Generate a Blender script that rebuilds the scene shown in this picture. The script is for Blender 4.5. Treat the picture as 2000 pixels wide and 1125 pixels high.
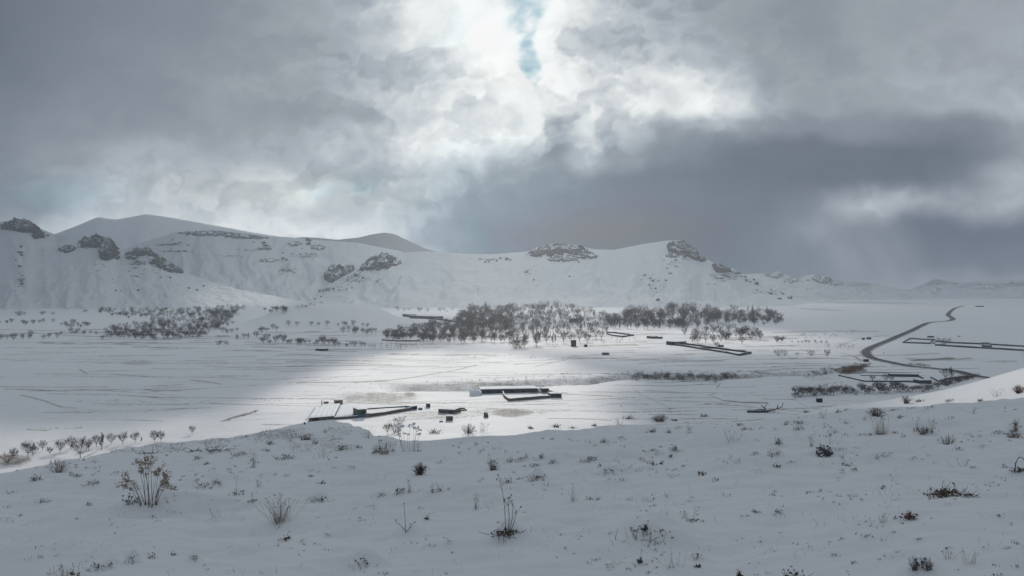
import bpy, math, random
import numpy as np
from mathutils import Vector

for o in list(bpy.data.objects):
    bpy.data.objects.remove(o)
S = bpy.context.scene
COL = S.collection
rng = np.random.default_rng(11)
random.seed(5)

# ------------------------------------------------------------------ camera, sky, sun, exposure
CAM_H = 45.0
F = 1600.0                       # focal length in pixels of a 2000 px wide picture
HOR = 562.5
cam_d = bpy.data.cameras.new("camera")
cam = bpy.data.objects.new("camera", cam_d)
COL.objects.link(cam)
cam.location = (0, 0, CAM_H)
cam.rotation_euler = (math.radians(90), 0, 0)
cam_d.sensor_width = 36
cam_d.lens = 36 * F / 2000
cam_d.clip_start = 0.1
cam_d.clip_end = 30000
S.camera = cam

SUN_EL, SUN_AZ = math.radians(20.5), math.radians(-2.0)
SDIR = np.array([math.sin(SUN_AZ) * math.cos(SUN_EL), math.cos(SUN_AZ) * math.cos(SUN_EL), math.sin(SUN_EL)])
W = bpy.data.worlds.new("World")
S.world = W
W.use_nodes = True
wn = W.node_tree
for n in list(wn.nodes):
    wn.nodes.remove(n)
wo = wn.nodes.new("ShaderNodeOutputWorld")
wb = wn.nodes.new("ShaderNodeBackground")
ws = wn.nodes.new("ShaderNodeTexSky")
ws.sky_type = 'NISHITA'
ws.sun_disc = False
ws.sun_elevation = SUN_EL
ws.sun_rotation = SUN_AZ
ws.altitude = 1800
wb.inputs['Strength'].default_value = 0.05
wn.links.new(ws.outputs[0], wb.inputs[0])
wn.links.new(wb.outputs[0], wo.inputs[0])

sl = bpy.data.lights.new("sun", 'SUN')
sl.energy = 4.6
sl.angle = math.radians(0.42)
sl.color = (1.0, 0.945, 0.86)
so = bpy.data.objects.new("sun", sl)
COL.objects.link(so)
so.location = (0, 300, 300)
so.rotation_euler = Vector(SDIR).to_track_quat('Z', 'Y').to_euler()

S.view_settings.view_transform = 'Standard'
S.view_settings.look = 'None'
S.view_settings.exposure = 0
S.view_settings.gamma = 1
S.view_settings.use_curve_mapping = False
S.render.engine = 'CYCLES'
cy = S.cycles
cy.use_denoising = True
cy.max_bounces = 6
cy.diffuse_bounces = 3
cy.glossy_bounces = 1
cy.transmission_bounces = 1
cy.volume_bounces = 1
cy.transparent_max_bounces = 10
cy.sample_clamp_indirect = 4.0

HAZE_DENSITY = 1.5e-4
HAZE_K, HAZE_L = .85, (.235, .262, .292)
SKY_K = .05 / .08

# ------------------------------------------------------------------ helpers
def link(name, mesh, mat=None, parent=None, loc=None):
    o = bpy.data.objects.new(name, mesh)
    COL.objects.link(o)
    if mat is not None:
        if isinstance(mat, (list, tuple)):
            for m in mat: mesh.materials.append(m)
        else:
            mesh.materials.append(mat)
    if parent is not None: o.parent = parent
    if loc is not None: o.location = loc
    return o

def tag(o, label=None, cat=None, group=None, kind=None):
    if label: o['label'] = label
    if cat: o['category'] = cat
    if group: o['group'] = group
    if kind: o['kind'] = kind
    return o

def empty(name, loc, rz=0.0):
    o = bpy.data.objects.new(name, None)
    COL.objects.link(o)
    o.location = loc
    o.rotation_euler = (0, 0, rz)
    return o

def np_mesh(name, V, Fc, smooth=False, mi=None):
    """V (n,3), Fc (m,k) constant face size"""
    V = np.ascontiguousarray(V, dtype=np.float32)
    Fc = np.ascontiguousarray(Fc, dtype=np.int32)
    me = bpy.data.meshes.new(name)
    k = Fc.shape[1]
    me.vertices.add(len(V)); me.vertices.foreach_set('co', V.ravel())
    me.loops.add(Fc.size); me.loops.foreach_set('vertex_index', Fc.ravel())
    me.polygons.add(len(Fc))
    me.polygons.foreach_set('loop_start', np.arange(0, Fc.size, k, dtype=np.int32))
    me.polygons.foreach_set('use_smooth', np.full(len(Fc), smooth, dtype=bool))
    if mi is not None:
        me.polygons.foreach_set('material_index', np.ascontiguousarray(mi, dtype=np.int32))
    me.update(calc_edges=True)
    return me

def grid_faces(nr, nc):
    a = np.arange(nr * nc).reshape(nr, nc)
    return np.stack([a[:-1, :-1], a[:-1, 1:], a[1:, 1:], a[1:, :-1]], -1).reshape(-1, 4)

def attr(me, name, vals):
    a = me.attributes.new(name, 'FLOAT', 'POINT')
    a.data.foreach_set('value', np.ascontiguousarray(vals, dtype=np.float32).ravel())

def sstep(a, b, x):
    t = np.clip((x - a) / (b - a), 0, 1)
    return t * t * (3 - 2 * t)

_P = np.random.default_rng(3).permutation(256)
_P = np.concatenate([_P, _P])
_G = np.stack([np.cos(np.arange(256) * 2 * np.pi / 256), np.sin(np.arange(256) * 2 * np.pi / 256)], -1)
def perlin(x, y, seed=0):
    x = np.asarray(x, float) + seed * 17.31; y = np.asarray(y, float) + seed * 9.17
    xi = np.floor(x).astype(int); yi = np.floor(y).astype(int)
    xf = x - xi; yf = y - yi
    u = xf ** 3 * (xf * (xf * 6 - 15) + 10); v = yf ** 3 * (yf * (yf * 6 - 15) + 10)
    def g(ix, iy, dx, dy):
        h = _P[(_P[ix & 255] + iy) & 255]
        return _G[h, 0] * dx + _G[h, 1] * dy
    a = g(xi, yi, xf, yf); b = g(xi + 1, yi, xf - 1, yf)
    c = g(xi, yi + 1, xf, yf - 1); d = g(xi + 1, yi + 1, xf - 1, yf - 1)
    return (a + u * (b - a) + v * ((c + u * (d - c)) - (a + u * (b - a)))) * 1.4

def fbm(x, y, oct=5, seed=0, gain=0.5):
    s = 0; a = 1; t = 0
    for i in range(oct):
        s = s + a * perlin(x * 2 ** i, y * 2 ** i, seed + i * 3); t += a; a *= gain
    return s / t

class MB:
    """collects triangles and quads (as triangles) into one mesh"""
    def __init__(s): s.v = []; s.f = []; s.n = 0
    def add(s, V, T):
        V = np.asarray(V, float); T = np.asarray(T, int)
        s.v.append(V); s.f.append(T + s.n); s.n += len(V)
    def quadbox(s, P):      # 8 corners: 4 bottom ccw, 4 top ccw
        s.add(P, [(0, 2, 1), (0, 3, 2), (4, 5, 6), (4, 6, 7), (0, 1, 5), (0, 5, 4), (1, 2, 6), (1, 6, 5), (2, 3, 7), (2, 7, 6), (3, 0, 4), (3, 4, 7)])
    def box(s, x0, x1, y0, y1, z0, z1):
        s.quadbox([(x0, y0, z0), (x1, y0, z0), (x1, y1, z0), (x0, y1, z0), (x0, y0, z1), (x1, y0, z1), (x1, y1, z1), (x0, y1, z1)])
    def tube(s, pts, rad, sides=3):
        pts = np.asarray(pts, float); n = len(pts)
        V = []
        for i in range(n):
            d = pts[min(i + 1, n - 1)] - pts[max(i - 1, 0)]
            d = d / (np.linalg.norm(d) + 1e-9)
            a = np.cross(d, (0.31, 0.17, 0.93)); a /= np.linalg.norm(a) + 1e-9
            b = np.cross(d, a)
            for k in range(sides):
                t = 2 * math.pi * k / sides
                V.append(pts[i] + rad[i] * (a * math.cos(t) + b * math.sin(t)))
        T = []
        for i in range(n - 1):
            for k in range(sides):
                p, q = i * sides + k, i * sides + (k + 1) % sides
                T += [(p, q, q + sides), (p, q + sides, p + sides)]
        s.add(V, T)
    def tris(s, A, B, C):
        A = np.asarray(A); n = len(A)
        V = np.stack([A, B, C], 1).reshape(-1, 3)
        s.add(V, np.arange(3 * n).reshape(n, 3))
    def arrays(s): return np.concatenate(s.v), np.concatenate(s.f)
    def mesh(s, name, smooth=False):
        V, T = s.arrays()
        return np_mesh(name, V, T, smooth)
    def build(s, name, mat, parent=None, loc=None, smooth=False):
        return link(name, s.mesh(name, smooth), mat, parent, loc)

# ------------------------------------------------------------------ materials
class NT:
    def __init__(s, name):
        s.m = bpy.data.materials.new(name); s.m.use_nodes = True
        s.t = s.m.node_tree
        for n in list(s.t.nodes): s.t.nodes.remove(n)
        s.out = s.n('OutputMaterial')
    def n(s, kind, **kw):
        x = s.t.nodes.new('ShaderNode' + kind)
        for k, v in kw.items(): setattr(x, k, v)
        return x
    def set(s, sock, v):
        if hasattr(v, 'links') or isinstance(v, bpy.types.NodeSocket): s.t.links.new(v, sock)
        else: sock.default_value = v
    def math(s, op, a, b=0.0, clamp=False):
        x = s.n('Math', operation=op); x.use_clamp = clamp
        s.set(x.inputs[0], a); s.set(x.inputs[1], b); return x.outputs[0]
    def mix(s, f, a, b):
        x = s.n('Mix', data_type='RGBA'); s.set(x.inputs[0], f); s.set(x.inputs[6], a); s.set(x.inputs[7], b); return x.outputs[2]
    def noise(s, scale, detail=4, vec=None, rough=0.55, stretch=None):
        x = s.n('TexNoise'); x.inputs['Scale'].default_value = scale; x.inputs['Detail'].default_value = detail
        x.inputs['Roughness'].default_value = rough
        if vec is None: vec = s.pos()
        if stretch:
            mp = s.n('Mapping'); mp.inputs['Scale'].default_value = stretch; s.set(mp.inputs[0], vec); vec = mp.outputs[0]
        s.set(x.inputs['Vector'], vec); return x.outputs[0]
    def pos(s):
        return s.n('TexCoord').outputs['Object']
    def wpos(s):
        return s.n('NewGeometry').outputs['Position']
    def normz(s):
        g = s.n('NewGeometry'); x = s.n('SeparateXYZ'); s.set(x.inputs[0], g.outputs['Normal']); return x.outputs[2]
    def ramp(s, v, a, b):
        x = s.n('MapRange'); x.interpolation_type = 'SMOOTHSTEP'
        s.set(x.inputs[0], v); x.inputs[1].default_value = a; x.inputs[2].default_value = b; return x.outputs[0]
    def attr(s, name):
        x = s.n('Attribute'); x.attribute_name = name; return x.outputs['Fac']
    def bump(s, h, strength, dist):
        x = s.n('Bump'); x.inputs['Strength'].default_value = strength; x.inputs['Distance'].default_value = dist
        s.set(x.inputs['Height'], h); return x.outputs[0]
    def bsdf(s, color, rough=0.8, normal=None, spec=0.3):
        p = s.n('BsdfPrincipled'); s.set(p.inputs['Base Color'], color); s.set(p.inputs['Roughness'], rough)
        p.inputs['Specular IOR Level'].default_value = spec
        if normal is not None: s.set(p.inputs['Normal'], normal)
        s.t.links.new(p.outputs[0], s.out.inputs[0]); return s.m

def c(r, g, b): return (r, g, b, 1.0)
SNOW = c(.78, .83, .86)

def mat_ground():
    t = NT("snow_ground")
    p = t.wpos()
    bare = t.attr('bare'); near = t.attr('near')
    n1 = t.noise(0.9, 6, p, .65); n2 = t.noise(0.22, 5, p, .6); n3 = t.noise(7.0, 4, p, .6)
    grain = t.math('ADD', t.math('MULTIPLY', n1, .6), t.math('MULTIPLY', n2, .4))
    # bare earth and dry grass poke through where the snow is thin
    n4 = t.noise(3.2, 4, p, .7)
    grain = t.math('ADD', t.math('MULTIPLY', grain, .6), t.math('MULTIPLY', n4, .4))
    thr = t.math('ADD', bare, t.math('MULTIPLY', t.math('SUBTRACT', grain, .5), 2.6))
    m = t.math('MULTIPLY', t.ramp(thr, .26, .85), .85)
    m = t.math('MULTIPLY', m, t.ramp(bare, .02, .2))
    soil = t.mix(n3, c(.12, .105, .09), c(.22, .19, .155))
    sn = t.mix(t.ramp(n2, .35, .7), c(.808, .815, .835), c(.838, .845, .86))
    col = t.mix(m, sn, soil)
    b1 = t.noise(1.3, 5, p, .55, stretch=(1, .6, 1)); b2 = t.noise(9, 4, p, .6); b3 = t.noise(.05, 5, p, .6)
    h = t.math('ADD', t.math('MULTIPLY', b1, .20), t.math('MULTIPLY', b2, .03))
    h = t.math('MULTIPLY', h, near)
    h = t.math('ADD', h, t.math('MULTIPLY', b3, .9))
    h = t.math('ADD', h, t.math('MULTIPLY', t.noise(.45, 4, p, .6), .18))
    nm = t.bump(h, .55, 1.0)
    return t.bsdf(col, .8, nm, .04)

def mat_hill(name, rock=(.085, .083, .085), thr=.62, amt=1.0):
    t = NT(name)
    p = t.wpos()
    n1 = t.noise(.018, 6, p, .65); n2 = t.noise(.07, 5, p, .65, stretch=(1, 1, 2.5))
    bare = t.attr('bare')
    g = t.math('ADD', t.math('MULTIPLY', n1, .45), t.math('MULTIPLY', n2, .55))
    thr_v = t.math('ADD', g, t.math('MULTIPLY', bare, .42))
    m = t.math('MULTIPLY', t.ramp(thr_v, thr, thr + .10), amt)
    n5 = t.noise(.16, 4, p, .75, stretch=(1, 1, 2))
    m = t.math('MAXIMUM', m, t.math('MULTIPLY', t.ramp(n5, .60, .72), .5 * amt))
    col = t.mix(m, c(.745, .775, .80), c(*rock))
    h = t.math('ADD', t.math('MULTIPLY', n1, 20.0), t.math('MULTIPLY', n2, 4.5))
    nm = t.bump(h, .8, 1.0)
    return t.bsdf(col, .85, nm, .04)

def mat_rock(name, a, b, scale, snow_lo=.55, snow_hi=.8):
    t = NT(name)
    p = t.wpos()
    n = t.noise(scale, 6, p, .7); n2 = t.noise(scale * 3.1, 4, p, .6)
    col = t.mix(t.ramp(n, .3, .7), c(*a), c(*b))
    s = t.ramp(t.math('ADD', t.normz(), t.math('MULTIPLY', t.math('SUBTRACT', n2, .5), 1.1)), snow_lo, snow_hi)
    col = t.mix(s, col, SNOW)
    nm = t.bump(n2, .6, 1.2 / scale * .12)
    return t.bsdf(col, .85, nm, .2)

def mat_plain(name, a, b, scale=3.0, rough=.85, bump=.02, detail=5, stretch=None, spec=.25):
    t = NT(name)
    n = t.noise(scale, detail, t.pos(), .65, stretch=stretch)
    col = t.mix(t.ramp(n, .3, .72), c(*a), c(*b))
    nm = t.bump(n, .5, bump) if bump else None
    return t.bsdf(col, rough, nm, spec)

M = {}
M['ground'] = mat_ground()
M['hill'] = mat_hill("snowy_slope")
M['hill_far'] = mat_hill("snowy_slope_far", thr=.74, amt=.75)
M['hill_shaded'] = mat_hill("shaded_slope", rock=(.2, .195, .2), thr=.50, amt=.55)  # shade on the right-hand hills put in as grey mottling, besides bare rock
M['hill_dim'] = mat_hill("thin_snow_slope", rock=(.16, .15, .15), thr=.30, amt=.6)
M['crag'] = mat_rock("crag_rock", (.034, .034, .037), (.09, .087, .087), .16, .44, .82)
M['stone'] = mat_rock("stone", (.06, .06, .062), (.13, .125, .12), 6.0, .45, .8)
M['snowcap'] = mat_plain("snow_cap", (.77, .81, .845), (.82, .845, .865), .8, .8, .12, spec=.04)
M['mud'] = mat_plain("mud_wall", (.085, .075, .064), (.15, .13, .11), 1.4, .9, .05)
M['slate'] = mat_plain("dark_render", (.045, .048, .055), (.075, .078, .085), 1.0, .85, .04)
M['tan'] = mat_plain("tan_plaster", (.2, .17, .13), (.28, .24, .19), 1.2, .85, .03)
M['blue'] = mat_plain("blue_paint", (.02, .11, .22), (.03, .16, .30), 1.5, .5, .0)
M['green'] = mat_plain("green_paint", (.05, .085, .075), (.085, .11, .09), 1.3, .6, .0)
M['dark'] = mat_plain("dark_opening", (.012, .012, .013), (.022, .02, .02), 1.0, .8, .0)
M['bark'] = mat_plain("bark", (.055, .046, .038), (.10, .086, .072), 9, .9, .01, stretch=(1, 1, .3))
M['twigs'] = mat_plain("twigs", (.06, .052, .044), (.115, .098, .08), 4, .9, .0)
M['weed'] = mat_plain("brown_weed", (.12, .095, .07), (.25, .2, .145), 30, .9, .0)
M['wood'] = mat_plain("wood_twigs", (.055, .052, .05), (.105, .097, .09), .4, .9, .0)
M['tuft'] = mat_plain("dark_twig", (.065, .055, .047), (.17, .14, .115), 30, .9, .0)
M['tuftred'] = mat_plain("red_twig", (.12, .055, .042), (.20, .105, .08), 30, .9, .0)
M['straw'] = mat_plain("dry_straw", (.15, .118, .085), (.27, .215, .155), 30, .85, .0)
M['seed'] = mat_plain("pale_seed_head", (.24, .20, .15), (.48, .405, .31), 25, .85, .0)
M['reed'] = mat_plain("brown_reed", (.17, .10, .068), (.27, .165, .115), 2, .9, .0)
def mat_road():
    t = NT("asphalt"); p = t.wpos()
    n = t.noise(.5, 5, p, .6); n2 = t.noise(.06, 4, p, .7)
    col = t.mix(n, c(.036, .037, .04), c(.07, .07, .074))
    col = t.mix(t.math('MULTIPLY', t.ramp(t.math('ADD', t.math('MULTIPLY', n, .5), t.math('MULTIPLY', n2, .6)), .56, .72), .7), col, c(.32, .33, .35))
    return t.bsdf(col, .7, None, .2)
M['road'] = mat_road()
M['shoulder'] = mat_plain("slushy_verge", (.30, .29, .28), (.62, .63, .65), .35, .8, .03)
M['brick'] = mat_plain("brick_clay", (.16, .12, .095), (.26, .2, .15), 4, .9, .02)

# ------------------------------------------------------------------ sky: a closed ceiling of broken cloud
def srgb2lin(v):
    v = np.clip(v, 0, None) / 255.0
    return np.where(v <= .04045, v / 12.92, ((v + .055) / 1.055) ** 2.4)

SKY_ROWS = {   # brightness of the cloud along a few heights: (bearing, level)
 -700: [(-4000, 140), (-1000, 150), (300, 172), (1000, 212), (1700, 172), (3000, 150), (6000, 140)],  # unseen cloud overhead, brightened round the sun to model the snow
 -150: [(-4000, 140), (0, 130), (400, 156), (680, 205), (900, 250), (1080, 248), (1280, 205), (1600, 165), (2000, 160), (6000, 140)],
 0: [(-4000, 140), (0, 113), (200, 128), (400, 139), (600, 154), (690, 168), (745, 202), (800, 236), (900, 249), (970, 244), (1075, 250), (1110, 222), (1170, 195), (1260, 172), (1400, 158), (1600, 150), (1800, 154), (2000, 160), (6000, 140)],
 60: [(-4000, 140), (0, 115), (200, 130), (400, 142), (600, 156), (700, 170), (760, 196), (800, 222), (860, 240), (940, 250), (1060, 246), (1100, 215), (1180, 190), (1280, 175), (1400, 160), (1600, 150), (1800, 158), (2000, 162), (6000, 140)],
 110: [(-4000, 140), (0, 117), (200, 132), (400, 145), (600, 158), (720, 172), (800, 186), (870, 214), (930, 243), (1000, 250), (1060, 240), (1100, 214), (1180, 192), (1260, 182), (1340, 185), (1400, 180), (1480, 163), (1560, 160), (1640, 152), (1800, 160), (2000, 162), (6000, 140)],
 160: [(-4000, 140), (0, 121), (200, 135), (400, 148), (600, 160), (720, 174), (820, 190), (900, 214), (980, 244), (1050, 244), (1100, 226), (1180, 205), (1260, 207), (1330, 226), (1400, 224), (1450, 196), (1520, 160), (1640, 155), (1800, 162), (1900, 168), (2000, 168), (6000, 140)],
 205: [(-4000, 140), (0, 128), (200, 140), (400, 151), (600, 160), (700, 176), (800, 192), (900, 212), (1000, 236), (1060, 232), (1110, 226), (1180, 228), (1280, 228), (1380, 234), (1460, 222), (1510, 182), (1580, 155), (1700, 156), (1800, 160), (1900, 170), (2000, 176), (6000, 140)],
 250: [(-4000, 140), (0, 134), (200, 146), (400, 156), (600, 164), (690, 190), (750, 208), (850, 206), (950, 222), (1050, 224), (1078, 188), (1105, 188), (1140, 208), (1200, 190), (1300, 152), (1400, 176), (1460, 172), (1530, 140), (1700, 140), (1800, 130), (1900, 131), (1970, 142), (2000, 152), (6000, 140)],
 300: [(-4000, 140), (0, 140), (150, 156), (250, 168), (400, 164), (600, 164), (700, 192), (800, 214), (880, 211), (950, 208), (1000, 186), (1060, 170), (1090, 160), (1150, 188), (1200, 158), (1300, 138), (1500, 119), (1700, 113), (1850, 111), (1930, 124), (2000, 152), (6000, 140)],
 345: [(-4000, 140), (0, 140), (150, 160), (230, 184), (330, 183), (420, 176), (500, 194), (560, 190), (630, 172), (700, 172), (850, 186), (950, 166), (1060, 152), (1200, 130), (1400, 117), (1600, 110), (1800, 110), (1890, 124), (1950, 170), (2000, 178), (6000, 140)],
 400: [(-4000, 140), (0, 148), (100, 150), (180, 176), (240, 192), (400, 190), (500, 206), (600, 206), (670, 186), (760, 190), (850, 174), (950, 154), (1100, 142), (1300, 123), (1500, 118), (1580, 134), (1640, 172), (1720, 166), (1850, 150), (1930, 166), (2000, 166), (6000, 140)],
 450: [(-4000, 140), (0, 168), (100, 188), (300, 196), (500, 204), (620, 208), (800, 188), (900, 158), (1000, 148), (1200, 129), (1400, 119), (1500, 130), (1590, 148), (1700, 136), (1790, 114), (1900, 114), (2000, 117), (6000, 145)],
 510: [(-4000, 140), (0, 190), (300, 196), (600, 196), (800, 178), (900, 158), (1200, 134), (1450, 124), (1560, 132), (1640, 142), (1740, 140), (1830, 124), (2000, 124), (6000, 145)],
 565: [(-4000, 140), (0, 180), (600, 185), (900, 160), (1200, 140), (1500, 130), (1700, 143), (1800, 150), (2000, 146), (6000, 140)],
 900: [(-4000, 140), (6000, 140)],
}
def sky_level(X, Y):
    ys = sorted(SKY_ROWS)
    out = np.zeros_like(X)
    vals = [np.interp(X, [p[0] for p in SKY_ROWS[y]], [p[1] for p in SKY_ROWS[y]]) for y in ys]
    for i in range(len(ys) - 1):
        m = (Y >= ys[i]) & (Y < ys[i + 1])
        t = (Y - ys[i]) / (ys[i + 1] - ys[i]); t = t * t * (3 - 2 * t)
        out = np.where(m, vals[i] * (1 - t) + vals[i + 1] * t, out)
    out = np.where(Y < ys[0], vals[0], out)
    return np.where(Y >= ys[-1], vals[-1], out)

def blob(X, Y, x, y, sx, sy): return np.exp(-((X - x) / sx) ** 2 - ((Y - y) / sy) ** 2)

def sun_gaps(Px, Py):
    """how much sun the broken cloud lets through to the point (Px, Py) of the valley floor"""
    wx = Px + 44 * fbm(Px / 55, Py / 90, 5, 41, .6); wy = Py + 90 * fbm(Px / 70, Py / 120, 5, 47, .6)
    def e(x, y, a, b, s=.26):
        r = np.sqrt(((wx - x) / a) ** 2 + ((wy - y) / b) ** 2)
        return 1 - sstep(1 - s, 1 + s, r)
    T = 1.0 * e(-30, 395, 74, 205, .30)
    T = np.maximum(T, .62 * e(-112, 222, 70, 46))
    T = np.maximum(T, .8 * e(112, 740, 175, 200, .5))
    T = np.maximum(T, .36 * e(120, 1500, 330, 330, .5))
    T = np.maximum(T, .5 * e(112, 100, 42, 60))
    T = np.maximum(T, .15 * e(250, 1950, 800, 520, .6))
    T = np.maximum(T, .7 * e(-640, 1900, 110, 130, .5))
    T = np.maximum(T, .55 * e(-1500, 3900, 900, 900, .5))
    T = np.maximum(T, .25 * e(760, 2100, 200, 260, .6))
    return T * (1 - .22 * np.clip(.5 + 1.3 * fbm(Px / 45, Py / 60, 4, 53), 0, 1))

def sky_rgb(X, Y, A, E):
    """display colour of the cloud in each direction (before the air in front is taken off), and the share of clear gap"""
    q = 1 / 300.0
    w1 = fbm(X * q, Y * q * 1.35, 3, 5); w2 = fbm(X * q, Y * q * 1.35, 3, 15)
    v1 = fbm(X / 125 + .3 * w1, Y / 100 + .3 * w2, 3, 25); v2 = fbm(X / 125 + .3 * w1, Y / 100 + .3 * w2, 3, 33)
    s1 = fbm(X / 46 + .3 * v1, Y / 38 + .3 * v2, 4, 27, .55); s2 = fbm(X / 46 + .3 * v1, Y / 38 + .3 * v2, 4, 39, .55)
    front = np.clip(1 - np.maximum(np.abs(A) - .75, 0) / .5, 0, 1)
    soft = .7 + .3 * blob(X, Y, 1020, 180, 520, 260)          # crisper billows round the sun, softer veils elsewhere
    Xw = X + 40 * w1 + 34 * v1 * soft + 20 * s1 * soft; Yw = Y + 26 * w2 + 26 * v2 * soft + 16 * s2 * soft
    L = sky_level(Xw, Yw)
    L = L * front + OUTSIDE * (1 - front)
    det = fbm(X / 230 + .4 * w1, Y / 140 + .4 * w2, 6, 51, .55)
    bil = 1 - 2 * np.abs(fbm(X / 110 + .35 * v1, Y / 85 + .35 * v2, 5, 57, .5))      # rounded heads
    bil = bil - .55
    lift_ = np.clip((L - 118) / 70, .30, 1.2) * np.clip((262 - L) / 45, .30, 1)
    L = L + det * (20 + 14 * blob(X, Y, 1030, 200, 500, 260)) * lift_ + bil * 24 * soft * lift_ * np.clip((L - 135) / 40, .1, 1)
    ed = fbm(X / 150 + .5 * v1 + .25 * s1, Y / 95 + .5 * v2 + .25 * s2, 5, 83, .52)
    ed2 = fbm(X / 70 + .5 * s1, Y / 48 + .5 * s2, 4, 87, .55)
    core = .22 + .78 * blob(X, Y, 1030, 170, 430, 190) + .45 * blob(X, Y, 480, 400, 420, 80) + .3 * blob(X, Y, 1800, 350, 300, 90)
    cris = core * np.clip((L - 125) / 45, .12, 1) * np.clip((268 - L) / 40, .2, 1)
    L = L + cris * (26 * (sstep(-.09, .05, ed) - .5) - 16 * ed + 13 * (sstep(-.08, .06, ed2) - .5) - 6 * ed2)
    rays = fbm((X - 1250 - (Y - 400) * .55) / 34, Y / 900, 3, 71)
    L = L + rays * 9 * blob(X, Y, 1640, 500, 170, 75)  # light shafts in the air, painted into the cloud's brightness
    L = L + (1 - front) * 45 * fbm(np.sin(A) * 3, np.cos(A) * 3 + E * 3, 4, 61)
    xe = np.interp(Y, [60, 110, 170, 210, 290, 330], [985, 1003, 1042, 1060, 1066, 1040]) + 10 * s1 + 8 * v1
    L = L + 24 * sstep(70, 0, xe - X) * (X < xe) * sstep(80, 140, Y) * (1 - sstep(280, 330, Y)) * np.clip((245 - L) / 30, 0, 1)
    L = L - 8 * sstep(0, 16, X - xe) * (1 - sstep(15, 80, X - xe)) * sstep(195, 250, Y) * (1 - sstep(290, 340, Y)) * (X >= xe)
    xx = X + 16 * v1 + 26 * s1
    gc = np.interp(Y, [-300, 0, 50, 90, 125, 160], [1040, 1027, 1018, 1024, 1042, 1046])
    gw = np.interp(Y, [-300, 0, 40, 75, 120, 160, 178], [56, 46, 28, 15, 21, 10, 0.5])
    gap = (1 - sstep(.35, 1.25, np.abs(xx - gc) / gw)) * (1 - sstep(150, 178, Y)) * front * sstep(-800, -200, Y)
    gap = gap * np.clip(.70 + 1.3 * s2 + .5 * v1, .05, 1)
    thin = .75 * blob(Xw, Yw, 110, 378, 95, 40) + .55 * blob(Xw, Yw, 705, 362, 40, 20) + .55 * blob(Xw, Yw, 632, 385, 26, 16) + .5 * blob(Xw, Yw, 1010, 400, 190, 95) + .35 * blob(Xw, Yw, 1200, 480, 280, 70) + .12 * blob(Xw, Yw, 870, 60, 60, 60)
    thin = np.clip(thin, 0, 1) * front
    dark = np.clip((160 - L) / 50, 0, 1); warm = np.clip((L - 175) / 60, 0, 1)
    right = np.clip((X - 1450) / 450, 0, 1) * front
    rgb = np.stack([L * (.953 - .034 * dark + .040 * warm), L * (1 + .004 * warm - .006 * right), L * (1.045 + .06 * dark - .045 * warm) ], -1)
    tb = np.stack([L * .885, L * 1.01, L * 1.07], -1)
    rgb = rgb * (1 - thin[..., None]) + tb * thin[..., None]
    gcol = np.array([168., 198., 211.])
    rgb = rgb * (1 - gap[..., None]) + gcol * gap[..., None]
    return np.clip(rgb, 40, 254)

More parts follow.
